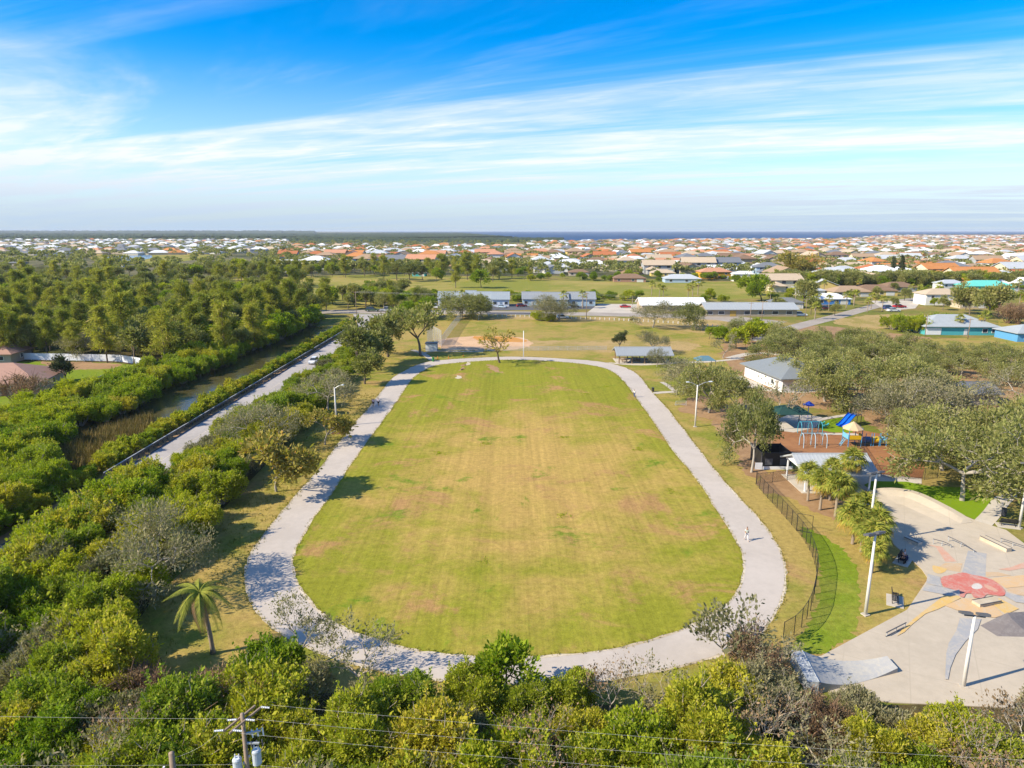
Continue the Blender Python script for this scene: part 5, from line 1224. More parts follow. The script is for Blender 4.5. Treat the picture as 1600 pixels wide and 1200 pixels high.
def pine_proto(seed, H, R, k, L, Wd, leafm, nb=46, sr=0.62):
    """feathery tree: tall trunk, rising limbs, drooping needle sprays"""
    rr = random.Random(seed); r = np.random.default_rng(seed); segs = []
    lean = (rr.uniform(-.6, .6), rr.uniform(-.6, .6))
    tr = [(lean[0]*t*t, lean[1]*t*t, H*t) for t in (0, 0.25, 0.5, 0.75, 0.97)]
    segs.append(([(x, y, z - 0.1) for x, y, z in tr], [0.26, 0.21, 0.15, 0.09, 0.03])); P, D = [], []
    for i in range(nb):
        t = 0.22 + 0.76 * (i + rr.random()) / nb; a = rr.uniform(0, 6.28); Lb = R * (1.15 - t) ** 0.55 * rr.uniform(0.45, 1.1) * (0.55 + 0.6 * rr.random())
        b = Vector((lean[0]*t*t, lean[1]*t*t, H*t)); d = Vector((math.cos(a), math.sin(a), rr.uniform(0.15, 0.7))).normalized()
        pts = [b, b + d*Lb*0.5, b + d*Lb + Vector((0, 0, -0.05*Lb))]; segs.append(([tuple(x) for x in pts], [0.05, 0.03, 0.01]))
        for s in (0.45, 0.65, 0.82, 1.0):
            q = b + d*Lb*s; P.append(tuple(q)); D.append(tuple(d))
    c, ax = sprays(np.array(P), np.array(D), k, sr, r, -0.15, 0.8); ax[:, 2] -= 0.25
    return sticks('trunk', segs, M_BARK, 4), leaf_mesh('crown', c, ax, L, Wd, leafm, r)
def bare_proto(seed, H, spread, trunk_h, depth, nsplit, r0, mat, leafm=None, k=3, multi=1):
    segs, ends = [], []
    for i in range(multi):
        s_, e_ = branch_tree(seed + i*17, H, spread, trunk_h, depth, nsplit, r0, 0.74, 0.52, 0, 0.35, 0.16); s_, e_ = norm_tree(s_, e_, H, spread)
        segs += s_; ends += e_
    r = np.random.default_rng(seed); P = np.array([x[0] for x in ends]); D = np.array([x[1] for x in ends])
    c, ax = sprays(P, D, k, 0.3, r); return sticks('trunk', segs, mat, 3), leaf_mesh('crown', c, ax, 0.22, 0.11, leafm or L_GREY, r)
BUSH = [bush_proto(100+i, 3.4, 4.4+0.3*i, 15+i, 640, 38, 0.205, 0.11, L_BUSH, M_TWIG, 0.46, 70) for i in range(4)]
MANG = [bush_proto(140+i, 3.8, 4.9, 15, 600, 36, 0.22, 0.12, L_BUSH2, M_TWIG, 0.48, 55) for i in range(3)]
HEDGE = [bush_proto(180+i, 2.3, 2.6, 10, 300, 22, 0.27, 0.145, L_BUSH, M_TWIG, 0.40, 16) for i in range(3)]
GREYB = [bush_proto(200+i, 3.2, 4.2, 12, 460, 22, 0.24, 0.09, L_GREY, M_PALEBARK, 0.50, 70) for i in range(2)]
OAK = [tree_proto(300+i, 8.6, 7.4, 2.0, 5, [4, 3, 3, 3, 2], 0.30, 0.72, 0.72, 36, 0.88, 0.30, 0.14, L_OAK, M_PALEBARK, 0.05, 0.10, 0.92) for i in range(4)]
OAKG = [tree_proto(330+i, 9.0, 7.6, 2.1, 5, [4, 3, 3, 3, 2], 0.26, 0.72, 0.72, 27, 0.92, 0.28, 0.11, L_GREY, M_PALEBARK, 0.05, 0.10, 0.9) for i in range(2)]
MID = [tree_proto(360+i, 9.0, 4.6, 2.8, 4, [4, 3, 3, 3], 0.26, 0.72, 0.58, 34, 0.95, 0.46, 0.23, L_OAK, M_BARK, 0.05, 0.25) for i in range(4)]
GRN = [tree_proto(380+i, 7.5, 4.6, 2.0, 4, [4, 3, 3, 3], 0.22, 0.72, 0.60, 34, 0.95, 0.45, 0.25, L_BUSH2, M_BARK, 0.05, 0.2) for i in range(3)]
PINE = [pine_proto(400+i, 14.0, 5.2, 44, 0.62, 0.13, L_PINE, 34 + 4*i, 0.85) for i in range(5)]
BARE = [bare_proto(430, 7.0, 4.2, 1.4, 6, [3, 3, 3, 2, 2, 2], 0.17, M_PALEBARK, L_GREY, 5), bare_proto(433, 6.0, 3.6, 1.0, 6, [4, 3, 2, 2, 2, 2], 0.14, M_TWIG, L_GREY, 3)]
BARE0 = [bare_proto(436, 6.0, 3.2, 1.2, 6, [4, 3, 3, 2, 2, 2], 0.14, M_PALEBARK, L_DEAD, 1)]
YELT = [tree_proto(440, 5.6, 4.0, 1.0, 5, [4, 3, 3, 2, 2], 0.14, 0.72, 0.62, 18, 0.55, 0.32, 0.19, L_YEL, M_PALEBARK, 0.1, 0.2, 0.75)]
DEADB = [bush_proto(460+i, 2.6, 3.4, 10, 260, 22, 0.15, 0.045, L_DEAD, M_BTWIG, 0.42, 120) for i in range(2)]
DARKC = [pine_proto(480, 10.0, 2.4, 30, 0.42, 0.14, L_DARK, 60)]
DARKR = [tree_proto(485, 6.2, 2.6, 0.9, 4, [4, 3, 3, 2], 0.2, 0.74, 0.55, 22, 0.6, 0.34, 0.16, L_DARK, M_BARK, 0, 0.4)]
LEAN = [tree_proto(303, 8.4, 6.4, 2.6, 4, [3, 3, 3, 2], 0.26, 0.75, 0.62, 40, 0.95, 0.42, 0.22, L_OAK, M_BARK, 0.0, 0.25, 0.6)]
LEAN2 = [tree_proto(303, 8.4, 6.0, 2.6, 4, [3, 3, 2, 2], 0.26, 0.75, 0.62, 30, 0.8, 0.42, 0.22, L_YEL, M_BARK, 0.0, 0.25, 0.38)]
SPARSE = [tree_proto(520, 3.4, 2.4, 0.5, 4, [4, 3, 3, 2], 0.06, 0.75, 0.55, 7, 0.32, 0.20, 0.12, L_GREY, M_TWIG, 0, 0.5)]

def plant(proto, loc, s, phrase, cat, name, group, rz=None, parts=('trunk', 'crown'), sz=1.0):
    e = empty(name, (loc[0], loc[1], 0), rnd.uniform(0, 6.28) if rz is None else rz, (s, s, s*sz))
    tag(e, phrase, cat, group)
    link(parts[0], proto[0], e); link(parts[1], proto[1], e)
    return e
SH = ('stems', 'foliage')
def inpoly(x, y, P):
    c = False; n = len(P)
    for i in range(n):
        (x0, y0), (x1, y1) = P[i], P[i-1]
        if (y0 > y) != (y1 > y) and x < (x1-x0)*(y-y0)/(y1-y0)+x0: c = not c
    return c
def scatter(P, dist, rs, avoid=(), tries=4000, nmax=400):
    xs = [p[0] for p in P]; ys = [p[1] for p in P]; o = []
    for _ in range(tries):
        x, y = rs.uniform(min(xs), max(xs)), rs.uniform(min(ys), max(ys))
        if not inpoly(x, y, P): continue
        if any((x-a)**2 + (y-b)**2 < dist*dist for a, b in o): continue
        if any((x-a)**2 + (y-b)**2 < d*d for a, b, d in avoid): continue
        o.append((x, y))
        if len(o) >= nmax: break
    return o
rs = random.Random(21)
# thicket along the bottom edge
g_ = 'shrubs in the near thicket'
AV = [(UP.x, UP.y, 1.2), (S2P.x, S2P.y, 1.0), (-25.0, 50.0, 4.6)]
BOT = [(-52, 31), (56, 31), (56, 43.5), (38, 43.0), (30, 43.2), (22, 45.4), (14, 46.2), (5, 45.6), (-6, 45.8), (-14, 46.4), (-20, 47.0), (-27, 48.5), (-36, 49), (-52, 49)]
for x, y in scatter(BOT, 3.05, rs, AV, 12000):
    q = rs.random(); sc = rs.uniform(0.66, 1.16) * (0.98 if y > 42 else 1.0)
    if x > 13: sc *= 0.86
    if q < 0.50: plant(rs.choice(BUSH), (x, y), sc, 'bright green leafy shrub in the thicket along the bottom edge', 'shrub', 'leafy_shrub', g_, None, SH)
    elif q < 0.64: plant(rs.choice(MANG), (x, y), sc*0.9, 'deep green rounded shrub in the thicket along the bottom edge', 'shrub', 'leafy_shrub', g_, None, SH)
    elif q < 0.76: plant(rs.choice(GREYB), (x, y), sc*0.95, 'grey green twiggy shrub in the thicket along the bottom edge', 'shrub', 'twiggy_shrub', g_, None, SH)
    elif q < 0.83: plant(rs.choice(DEADB), (x, y), sc*1.05, 'brown dead shrub in the thicket along the bottom edge', 'shrub', 'dead_shrub', g_, None, SH)
    else: plant(rs.choice(BARE0 + BARE[1:]), (x, y), sc*0.98, 'bare pale branched sapling in the thicket along the bottom edge', 'tree', 'bare_tree', g_)
def PX(proto, p, hpx, Hn, phrase, cat, name, group=None, parts=('trunk', 'crown'), rz=None, sz=1.0):
    """plant rooted at a photo spot; hpx = its height in photo pixels"""
    a = G(*p); h = hpx * MPP(a.y) / max(0.62, math.cos(math.atan2(CAMH, a.y)) ** 1.0)
    return plant(proto, (a.x, a.y), h / Hn / sz, phrase, cat, name, group, rz, parts, sz)
PX(BARE[0], (462, 1046), 92, 7.0, 'pale multi stemmed tree leaning over the near left path bend', 'tree', 'bare_tree')
PX(BARE[1], (560, 1085), 95, 6.0, 'grey twiggy tree at the bottom edge left of centre', 'tree', 'bare_tree')
PX(BARE0[0], (826, 1225), 90, 6.0, 'pale bare tree at the bottom edge below the path', 'tree', 'bare_tree')
PX(BARE0[0], (205, 1215), 95, 6.0, 'pale bare sapling at the bottom left edge', 'tree', 'bare_tree', rz=1.0)
PX(BARE0[0], (1520, 1240), 90, 6.0, 'pale bare sapling at the bottom right edge', 'tree', 'bare_tree', rz=2.0)
PX(DEADB[0], (345, 1150), 74, 3.4, 'rusty brown dead shrub behind the transformer pole', 'shrub', 'dead_shrub', None, SH)
PX(SPARSE[0], (1135, 1042), 88, 3.4, 'sparse leafed sapling overlapping the near right path bend', 'tree', 'sapling')
PX(GRN[0], (795, 1088), 84, 7.5, 'dark green small tree at the near edge of the field', 'tree', 'small_tree')
PX(DEADB[1], (1178, 1048), 60, 3.4, 'dry brown shrub at the fence end below the path', 'shrub', 'dead_shrub', None, SH)
PX(BARE[1], (1195, 1062), 66, 6.0, 'bare pale shrub beside the lower end of curved fence', 'tree', 'bare_tree')
PX(DEADB[1], (180, 1022), 40, 3.4, 'low brown brush pile at the edge of left grass', 'shrub', 'dead_shrub', None, SH)
# strip between road and path
g_ = 'shrubs between the road and the path'
STRIP = [(-51.5, 49), (-35, 50), (-36.5, 66), (-39, 82), (-39.5, 100), (-40, 125), (-41, 150), (-43, 178), (-44, 206), (-49.5, 206), (-50, 150), (-50.5, 96), (-51, 84)]
for x, y in scatter(STRIP, 3.6, rs, (), 9000):
    q = rs.random(); sc = rs.uniform(0.78, 1.10)
    if y > 140: sc *= 0.9
    if y > 88 and x < -46: sc *= 0.74
    if q < 0.62: plant(rs.choice(BUSH), (x, y), sc, 'bright green shrub in the strip between road and path', 'shrub', 'leafy_shrub', g_, None, SH)
    elif q < 0.82: plant(rs.choice(MANG), (x, y), sc*0.95, 'deep green shrub in the strip between road and path', 'shrub', 'leafy_shrub', g_, None, SH)
    else: plant(rs.choice(GREYB), (x, y), sc*1.05, 'grey green twiggy shrub in the strip between road and path', 'shrub', 'twiggy_shrub', g_, None, SH)
PX(OAKG[0], (240, 930), 132, 9.0, 'large grey leafed tree at the left thicket edge', 'tree', 'grey_tree', sz=1.35)
PX(YELT[0], (432, 768), 95, 5.6, 'tree with yellowing leaves left of the shaded path', 'tree', 'yellowing_tree', sz=1.1)
PX(YELT[0], (508, 695), 58, 5.6, 'small half bare yellowing tree left of the lamp post', 'tree', 'yellowing_tree', rz=2.2)
PX(OAKG[1], (410, 700), 75, 9.0, 'grey leafed tree behind the yellowing tree', 'tree', 'grey_tree')
PX(OAKG[1], (512, 640), 62, 9.0, 'grey green spreading tree beside the left path shadow', 'tree', 'grey_tree', rz=1.0)
for p, h in [((560, 585), 90), ((606, 558), 70), ((585, 570), 65), ((570, 600), 60)]:
    PX(rs.choice(MID), p, h, 9.0, 'tall dark tree at the far end of the roadside strip', 'tree', 'roadside_tree', 'trees at the far end of the strip')
PX(LEAN[0], (657, 556), 85, 8.4, 'leaning open crowned tree beside the dugout', 'tree', 'open_tree', rz=0.4)
for p, h in [((655, 500), 30), ((668, 496), 34), ((640, 500), 30), ((628, 504), 26)]:
    PX(rs.choice(GRN), p, h, 7.5, 'rounded green tree beside the road junction', 'tree', 'green_tree', 'trees at the road junction')
for i in range(17):
    plant(rs.choice(BUSH + MANG), (-50.2 + rs.uniform(-0.9, 0.9), 42 + i * 2.8), rs.uniform(1.05, 1.22), 'tall green shrub hiding the near stretch of road', 'shrub', 'tall_shrub', 'tall shrubs hiding the road', None, SH)
# hedge and canal bank
y = 70.0; g_ = 'hedge shrubs along the guard rail'
while y < 262:
    plant(rs.choice(HEDGE), (-63.0 + rs.uniform(-0.6, 0.5), y), rs.uniform(0.72, 1.0), 'low bright shrub in the hedge between guard rail and canal', 'shrub', 'hedge_shrub', g_, None, SH); y += rs.uniform(2.6, 3.4)
sheet('canal', [(-76, 82), (-64.5, 82), (-64.5, 262), (-78, 262), (-80, 200), (-81, 140)], 0.022, M_CANAL, px=False)
g_ = 'shrubs on the far canal bank'
for P in ([(-100, 60), (-62, 62), (-64.5, 88), (-70, 98), (-77, 104), (-100, 104)], [(-99, 104), (-77.5, 104), (-78, 136), (-79, 142), (-78.5, 200), (-77, 275), (-88, 280), (-90, 190), (-93, 140)]):
    for x, y in scatter(P, 4.0, rs, (), 5000):
        plant(rs.choice(BUSH + MANG + MANG), (x, y), rs.uniform(0.8, 1.1), 'green shrub in the dense growth on the far canal bank', 'shrub', 'bank_shrub', g_, None, SH)
# reeds
rp = [(rs.uniform(-76, -66), rs.uniform(98, 130)) for _ in range(900)]
tufts('reeds', [(x, y, 0.02) for x, y in rp if abs(x + 71) < 5.2 - max(0, (y - 118) * 0.4)], 0.9, 2.0, L_REED, 'dry golden reeds filling the near end of the canal', 'reeds', 9, 0.07, 5, 0.35)
rt = random.Random(5)
edge = [p + Vector((rt.gauss(0, 0.12), rt.gauss(0, 0.12), 0)) for loop in (fi_e, fo_e) for p in resample(loop + [loop[0]], 0.22) if rt.random() < 0.75]
L_TUFT = leaf_mat('grass_tuft', (0.20, 0.19, 0.03), (0.36, 0.28, 0.07), (0.15, 0.20, 0.02), 0.3, 0.03)
tufts('grass_fringe', [(p.x, p.y, 0.03) for p in edge], 0.08, 0.22, L_TUFT, 'ragged grass fringe creeping over both edges of the loop path', 'grass', 5, 0.05, 6, 0.10)
wp = []
for i in range(9):
    y_ = rt.uniform(64, 160); x_ = rt.uniform(-22, 26)
    for k in range(rt.randrange(6, 22)): wp.append((x_ + rt.gauss(0, 0.5), y_ + rt.gauss(0, 0.5), 0.045))
tufts('field_weeds', wp, 0.06, 0.16, L_BUSH2, 'scattered dark green weed clumps in the dry field turf', 'weeds', 8, 0.08, 8, 0.18)
lw = [(x_, y_, 0.03) for x_, y_ in [(rt.uniform(-37, -29.5), rt.uniform(50, 150)) for _ in range(900)]]
tufts('verge_weeds', lw, 0.10, 0.35, L_TUFT, 'rough dry grass tufts on the verge left of the path', 'grass', 6, 0.06, 9, 0.25)
# woodland on the left
g_ = 'trees of the left woodland'
WOOD = [(-200, 178), (-128, 192), (-92, 178), (-90, 290), (-110, 300), (-250, 300)]
def wood(P, dist, kinds, where, g_, tries=6000, nmax=160):
    for x, y in scatter(P, dist, rs, (), tries, nmax):
        u, v = PR(x, y)
        if u < -90 or u > 1690: continue
        k = rs.choice(kinds)
        if k == 'pine': plant(rs.choice(PINE), (x, y), rs.uniform(0.75, 1.25), 'feathery tall pine ' + where, 'pine tree', 'pine_tree', g_)
        elif k == 'oak': plant(rs.choice(OAK + OAKG), (x, y), rs.uniform(0.8, 1.1), 'spreading grey green oak ' + where, 'oak tree', 'oak_tree', g_)
        elif k == 'mid': plant(rs.choice(MID), (x, y), rs.uniform(0.85, 1.5), 'upright olive green tree ' + where, 'tree', 'broadleaf_tree', g_)
        else: plant(rs.choice(GRN), (x, y), rs.uniform(0.8, 1.2), 'bright green rounded tree ' + where, 'tree', 'green_tree', g_)
wood(WOOD, 7.6, ['pine', 'pine', 'pine', 'mid', 'oak', 'oak', 'grn'], 'in the woodland beyond the canal', g_)
wood([(-89, 180), (-78, 200), (-77, 285), (-100, 300), (-104, 200)], 6.5, ['grn', 'mid', 'grn', 'pine'], 'at the canal edge of the woodland', g_)
wood([(-330, 305), (-105, 305), (-85, 300), (-72, 330), (-160, 400), (-330, 430)], 10.5, ['pine', 'mid', 'oak', 'mid', 'grn'], 'in the middle distance wood', 'trees of the middle distance wood', nmax=150)
wood([(-420, 430), (-160, 405), (-130, 450), (-200, 560), (-480, 560)], 14, ['pine', 'mid', 'mid', 'oak'], 'on the left edge of the golf course', 'trees round the golf course', nmax=90)
for p, h in [((120, 562), 58), ((75, 560), 62), ((25, 560), 70), ((48, 556), 60)]:
    PX(rs.choice(PINE), p, h, 14, 'tall thin pine beside the white vinyl fence', 'pine tree', 'pine_tree', 'pines at the white fence')
PX(DARKR[0], (106, 601), 48, 6.2, 'dark dense conical tree on the canal garden lawn', 'tree', 'dark_tree')
PX(DEADB[0], (30, 634), 48, 3.4, 'pale dry bush before the brown roofed house', 'shrub', 'dead_shrub', None, SH)
PX(BARE[1], (68, 626), 42, 6.0, 'bare pinkish bush beside the brown roofed house', 'shrub', 'bare_shrub')
# golf course clumps
g_ = 'trees round the golf course'
for p, h in [((470,478),32),((485,474),36),((520,476),40),((535,470),30),((560,471),36),((580,478),42),((600,480),40),((615,484),34),((632,482),32),((648,486),34),((500,470),26),((455,470),30),((610,466),26),
             ((570,432),30),((600,436),34),((620,438),36),((640,440),38),((660,438),36),((690,436),36),((712,450),34),((730,437),40),((752,450),40),((745,438),36),((780,436),34),((800,436),28),((540,434),32),((585,428),30),((520,430),28),((490,432),26),((460,428),30),((430,432),30),((400,438),34),((380,432),38),((360,440),36),((340,432),34),((310,440),36),((680,440),30),((770,440),30)]:
    k = rs.random()
    if k < 0.35: PX(rs.choice(PINE), p, h*1.05, 14, 'dark feathery pine bordering the golf course', 'pine tree', 'pine_tree', g_)
    elif k < 0.75: PX(rs.choice(MID), p, h*0.85, 9, 'olive green tree bordering the golf course', 'tree', 'broadleaf_tree', g_)
    else: PX(rs.choice(GRN), p, h*0.75, 7.5, 'bright green tree bordering the golf course', 'tree', 'green_tree', g_)
bel = [G(u, v)[:2] for u, v in [(330, 436), (430, 424), (560, 421), (700, 423), (830, 430), (835, 434), (700, 433), (560, 432), (430, 438), (340, 446)]]
for x, y in scatter(bel, 9.5, rs, (), 5000, 95):
    k = rs.random()
    if k < 0.4: plant(rs.choice(PINE), (x, y), rs.uniform(0.7, 1.0), 'dark feathery pine in the belt behind the golf course', 'pine tree', 'pine_tree', 'tree belt behind the golf course')
    elif k < 0.75: plant(rs.choice(MID), (x, y), rs.uniform(0.85, 1.25), 'olive green tree in the belt behind the golf course', 'tree', 'broadleaf_tree', 'tree belt behind the golf course')
    else: plant(rs.choice(GRN), (x, y), rs.uniform(0.85, 1.25), 'bright green tree in the belt behind the golf course', 'tree', 'green_tree', 'tree belt behind the golf course')
for x, y in scatter([G(u, v)[:2] for u, v in [(545, 462), (600, 452), (650, 462), (668, 478), (640, 486), (590, 482), (545, 478)]], 6.5, rs, (), 3000, 32):
    plant(rs.choice(OAK + GRN + MID), (x, y), rs.uniform(0.75, 1.1), 'rounded tree in the clump left of the white townhouses', 'tree', 'broadleaf_tree', 'tree clump left of the townhouses')
for i in range(46):
    u = rs.uniform(805, 1190); a = G(u, 437 + rs.uniform(-2, 3)); plant(rs.choice(GRN + MANG), (a.x, a.y), rs.uniform(0.55, 1.0), 'green bush in the row behind the golf fairway', 'shrub', 'fairway_shrub', 'bushes behind the fairway')
for i in range(40):
    u = rs.choice([rs.uniform(790, 825), rs.uniform(925, 1005), rs.uniform(1100, 1240), rs.uniform(640, 690)]); a = G(u, 470 + rs.uniform(-4, 2)); plant(rs.choice(GRN + MANG), (a.x, a.y), rs.uniform(0.45, 0.85), 'green bush behind the townhouses and car park', 'shrub', 'street_shrub', 'bushes behind the townhouses')
# trees of the park
g_ = 'oaks of the ball field'
for p, h, pr in [((722, 497), 46, OAK[0]), ((738, 496), 42, OAK[1]), ((752, 497), 34, OAK[2]), ((850, 500), 40, OAKG[0]), ((873, 501), 36, OAKG[1]), ((1020, 512), 44, OAKG[0]), ((1088, 513), 44, OAK[3])]:
    PX(pr, p, h, 8.8, 'spreading oak at the edge of the ball field', 'oak tree', 'oak_tree', g_)
for p, h in [((838, 500), 14), ((846, 501), 13), ((860, 502), 12)]: PX(MANG[0], p, h, 4.9, 'low round bush under the outfield oaks', 'shrub', 'round_shrub', 'bushes under the outfield oaks', SH)
PX(LEAN2[0], (781, 567), 58, 8.4, 'forked tree with orange tinged leaves at the far field edge', 'tree', 'forked_tree', rz=2.5)
PX(DARKR[0], (967, 548), 32, 6.2, 'bushy dark tree behind the left end of picnic shelter', 'tree', 'dark_tree')
PX(OAKG[0], (1018, 552), 36, 9.0, 'grey leafed tree behind the picnic shelter', 'tree', 'grey_tree')
PX(OAKG[1], (1026, 573), 32, 9.0, 'thin grey tree in front of the picnic shelter', 'tree', 'grey_tree', sz=1.5)
PX(OAKG[0], (1057, 617), 58, 9.0, 'spreading grey tree beside the short concrete walk', 'tree', 'grey_tree', rz=1.2)
PX(OAK[1], (1108, 645), 88, 8.6, 'dense green oak behind the double armed lamp', 'oak tree', 'oak_tree', sz=1.55)
PX(OAK[2], (1146, 655), 80, 8.6, 'dense green oak right of the double armed lamp', 'oak tree', 'oak_tree', sz=1.5)
PX(OAK[3], (1174, 738), 118, 8.6, 'oak with pale trunk beside the black enclosure', 'oak tree', 'oak_tree', sz=1.75)
PX(BARE[1], (1212, 662), 72, 6.0, 'bare pinkish grey tree beside the dark green canopy', 'tree', 'bare_tree')
PX(BARE[0], (1130, 560), 40, 7.0, 'bare pale branched tree left of the park building', 'tree', 'bare_tree')
g_ = 'oaks of the park grove'
big = [((1503, 782), 135), ((1472, 735), 100), ((1565, 745), 125), ((1428, 702), 68), ((1388, 668), 62), ((1425, 668), 84), ((1472, 706), 66), ((1540, 700), 60), ((1612, 705), 100), ((1290, 628), 72), ((1335, 632), 80), ((1385, 630), 80), ((1430, 625), 74), ((1250, 605), 60), ((1445, 645), 66), ((1600, 650), 80)]
for i, (p, h) in enumerate(big):
    PX((OAK + OAKG + OAK)[i % 10], p, h, 8.7, 'large grey green oak in the grove beside the playground', 'oak tree', 'oak_tree', g_)
for x, y in scatter([(70, 172), (95, 165), (118, 158), (150, 158), (150, 177), (126, 186), (112, 206), (98, 222), (85, 215), (72, 196)], 8.2, rs, [(*G(1420, 553)[:2], 9), (*G(1205, 580)[:2], 11), (*G(1515, 620)[:2], 11)], 5000):
    plant(rs.choice(OAK + OAK + OAKG), (x, y), rs.uniform(0.72, 1.0), 'grey green oak in the grove behind the park building', 'oak tree', 'oak_tree', 'oaks behind the park building')
for p, h in [((1122, 535), 26), ((1135, 530), 22), ((1108, 530), 20), ((1150, 545), 34), ((1175, 540), 38), ((1165, 528), 30), ((1190, 535), 34), ((1185, 522), 26)]:
    PX(rs.choice(GRN + [OAK[0]]), p, h, 7.5, 'small green tree at the outfield corner by the oak grove', 'tree', 'green_tree', 'small trees at the outfield corner')
for p, h in [((1395, 515), 24), ((1412, 518), 26), ((1430, 520), 26), ((1448, 516), 24), ((1465, 514), 24), ((1480, 512), 22)]:
    PX(rs.choice(MANG), p, h, 4.9, 'dense dark green bush behind the teal house fence', 'shrub', 'dense_shrub', 'bushes beside the teal house', SH)
for p, h, pr in [((1515, 492), 52, MID[0]), ((1545, 498), 56, MID[2]), ((1560, 496), 44, MID[1]), ((1575, 505), 30, DEADB[0]), ((1592, 506), 32, DEADB[1]), ((1190, 470), 50, GRN[1]), ((1172, 462), 40, GRN[2]), ((1255, 480), 44, MID[3]), ((1235, 440), 48, YELT[0]), ((1262, 440), 44, YELT[0])]:
    PX(pr, p, h, {id(DEADB[0]): 3.4, id(DEADB[1]): 3.4, id(YELT[0]): 5.6}.get(id(pr), 8.8), 'tree standing among the nearest houses on the right', 'tree', 'garden_tree', 'trees among the nearest houses')
PX(DARKC[0], (1394, 438), 36, 10, 'dark narrow conifer between the right hand houses', 'conifer', 'conifer_tree', sz=1.5)
PX(DARKC[0], (1407, 438), 38, 10, 'dark narrow conifer touching the first conifer, right side', 'conifer', 'conifer_tree', sz=1.5)

# ------------------------------------------------------------------ palms: every frond its own part
def fan_frond(seed):
    rr = random.Random(seed); m = MB(); Lp = 0.9
    pts = [Vector((0, 0, 0)), Vector((Lp*0.5, 0, 0.18)), Vector((Lp, 0, 0.22))]
    m.tube(pts, [0.03, 0.025, 0.015], 4, False); c = pts[-1]
    for i in range(19):
        a = -2.0 + 4.0 * i / 18 + rr.uniform(-.05, .05); L_ = rr.uniform(0.75, 1.0) * (1.0 - 0.18*abs(a)/2)
        d = Vector((math.cos(a), math.sin(a), 0)); s = Vector((-d.y, d.x, 0)) * 0.055
        p1 = c + d*L_*0.55 + Vector((0, 0, 0.05)); p2 = c + d*L_ + Vector((0, 0, -0.28 - 0.15*rr.random()))
        m.add([c, p1 - s, p2, p1 + s], [(0, 1, 2, 3)])
    return m.mesh('frond', L_PALM)
def feather_frond(seed, L_, droop, mat):
    rr = random.Random(seed); m = MB(); n = 14; sp = []
    for i in range(n+1):
        t = i/n; sp.append(Vector((L_*(t - 0.12*t*t*droop), 0, L_*(0.32*t - droop*0.95*t*t))))
    m.tube(sp, [0.045*(1-0.85*i/n) for i in range(n+1)], 4, False)
    for i in range(3, n*5):
        t = i/(n*5); j = min(int(t*n), n-1); b = sp[j].lerp(sp[j+1], t*n-j); dirv = (sp[j+1]-sp[j]).normalized()
        for s in (-1, 1):
            ll = L_*0.24*math.sin(math.pi*min(1, t*0.85+0.16))**0.6*rr.uniform(.8, 1.1); d = (dirv*0.55 + Vector((0, s, 0))*0.75 + Vector((0, 0, -0.55*rr.uniform(.6, 1.3)))).normalized()
            w = dirv*0.022
            m.add([b - w, b + w, b + d*ll*0.6 + w*0.8, b + d*ll, b + d*ll*0.6 - w*0.8], [(0, 1, 2, 3, 4)])
    return m.mesh('frond', mat)
FAN = [fan_frond(i) for i in range(4)]
FANY = []
for f in FAN[:2]:
    f2 = f.copy(); f2.materials.clear(); f2.materials.append(leaf_mat('old_palm_leaf%d' % len(FANY), (0.22, 0.17, 0.03), (0.42, 0.28, 0.05), (0.3, 0.17, 0.06), 0.25, 0.02)); FANY.append(f2)
def palm_trunk(h, r, bend, seed):
    rr = random.Random(seed); m = MB(); n = 10; pts = [(bend*(i/n)**2, 0.3*bend*(i/n), h*i/n - 0.1) for i in range(n+1)]
    m.tube(pts, [r*(1.35 if i == 0 else 1.0 + 0.08*(i % 2)) * (1 - 0.15*i/n) for i in range(n+1)], 9); return m.mesh('trunk', M_PALMTRUNK, True), Vector(pts[-1])
PT = [palm_trunk(h, 0.17, b, i) for i, (h, b) in enumerate([(4.0, 0.2), (3.2, -0.2), (4.8, 0.1)])]
def cabbage(p, kind, s, phrase, group=None, nf=26, loc=None):
    a = loc if loc is not None else G(*p); e = empty('cabbage_palm', (a.x, a.y, 0), rnd.uniform(0, 6.28), s); tag(e, phrase, 'palm tree', group)
    link('trunk', PT[kind][0], e); top = PT[kind][1]
    for i in range(nf):
        el = math.radians(78 - 125 * (i / nf) + rnd.uniform(-8, 8)); az = i * 2.4 + rnd.uniform(-.2, .2)
        o = link('frond', rnd.choice(FANY) if i > nf*0.84 else rnd.choice(FAN), e, top + Vector((0, 0, 0.05)), (0, -el, az)); o.rotation_mode = 'XYZ'; k = rnd.uniform(1.1, 1.4); o.scale = (k, k, k)
for p, k, s in [((1262, 783), 0, 0.95), ((1281, 797), 0, 1.0), ((1305, 808), 0, 1.05), ((1296, 782), 2, 0.9), ((1328, 770), 2, 0.98), ((1318, 800), 1, 0.95), ((1332, 850), 1, 1.05), ((1345, 838), 1, 1.1), ((1358, 880), 1, 1.0), ((1368, 860), 1, 1.0), ((1345, 862), 0, 0.85), ((1362, 895), 1, 0.75)]:
    cabbage(p, k, s, 'cabbage palm in the clump between shelter and skate park', 'palms beside the skate park', 30)
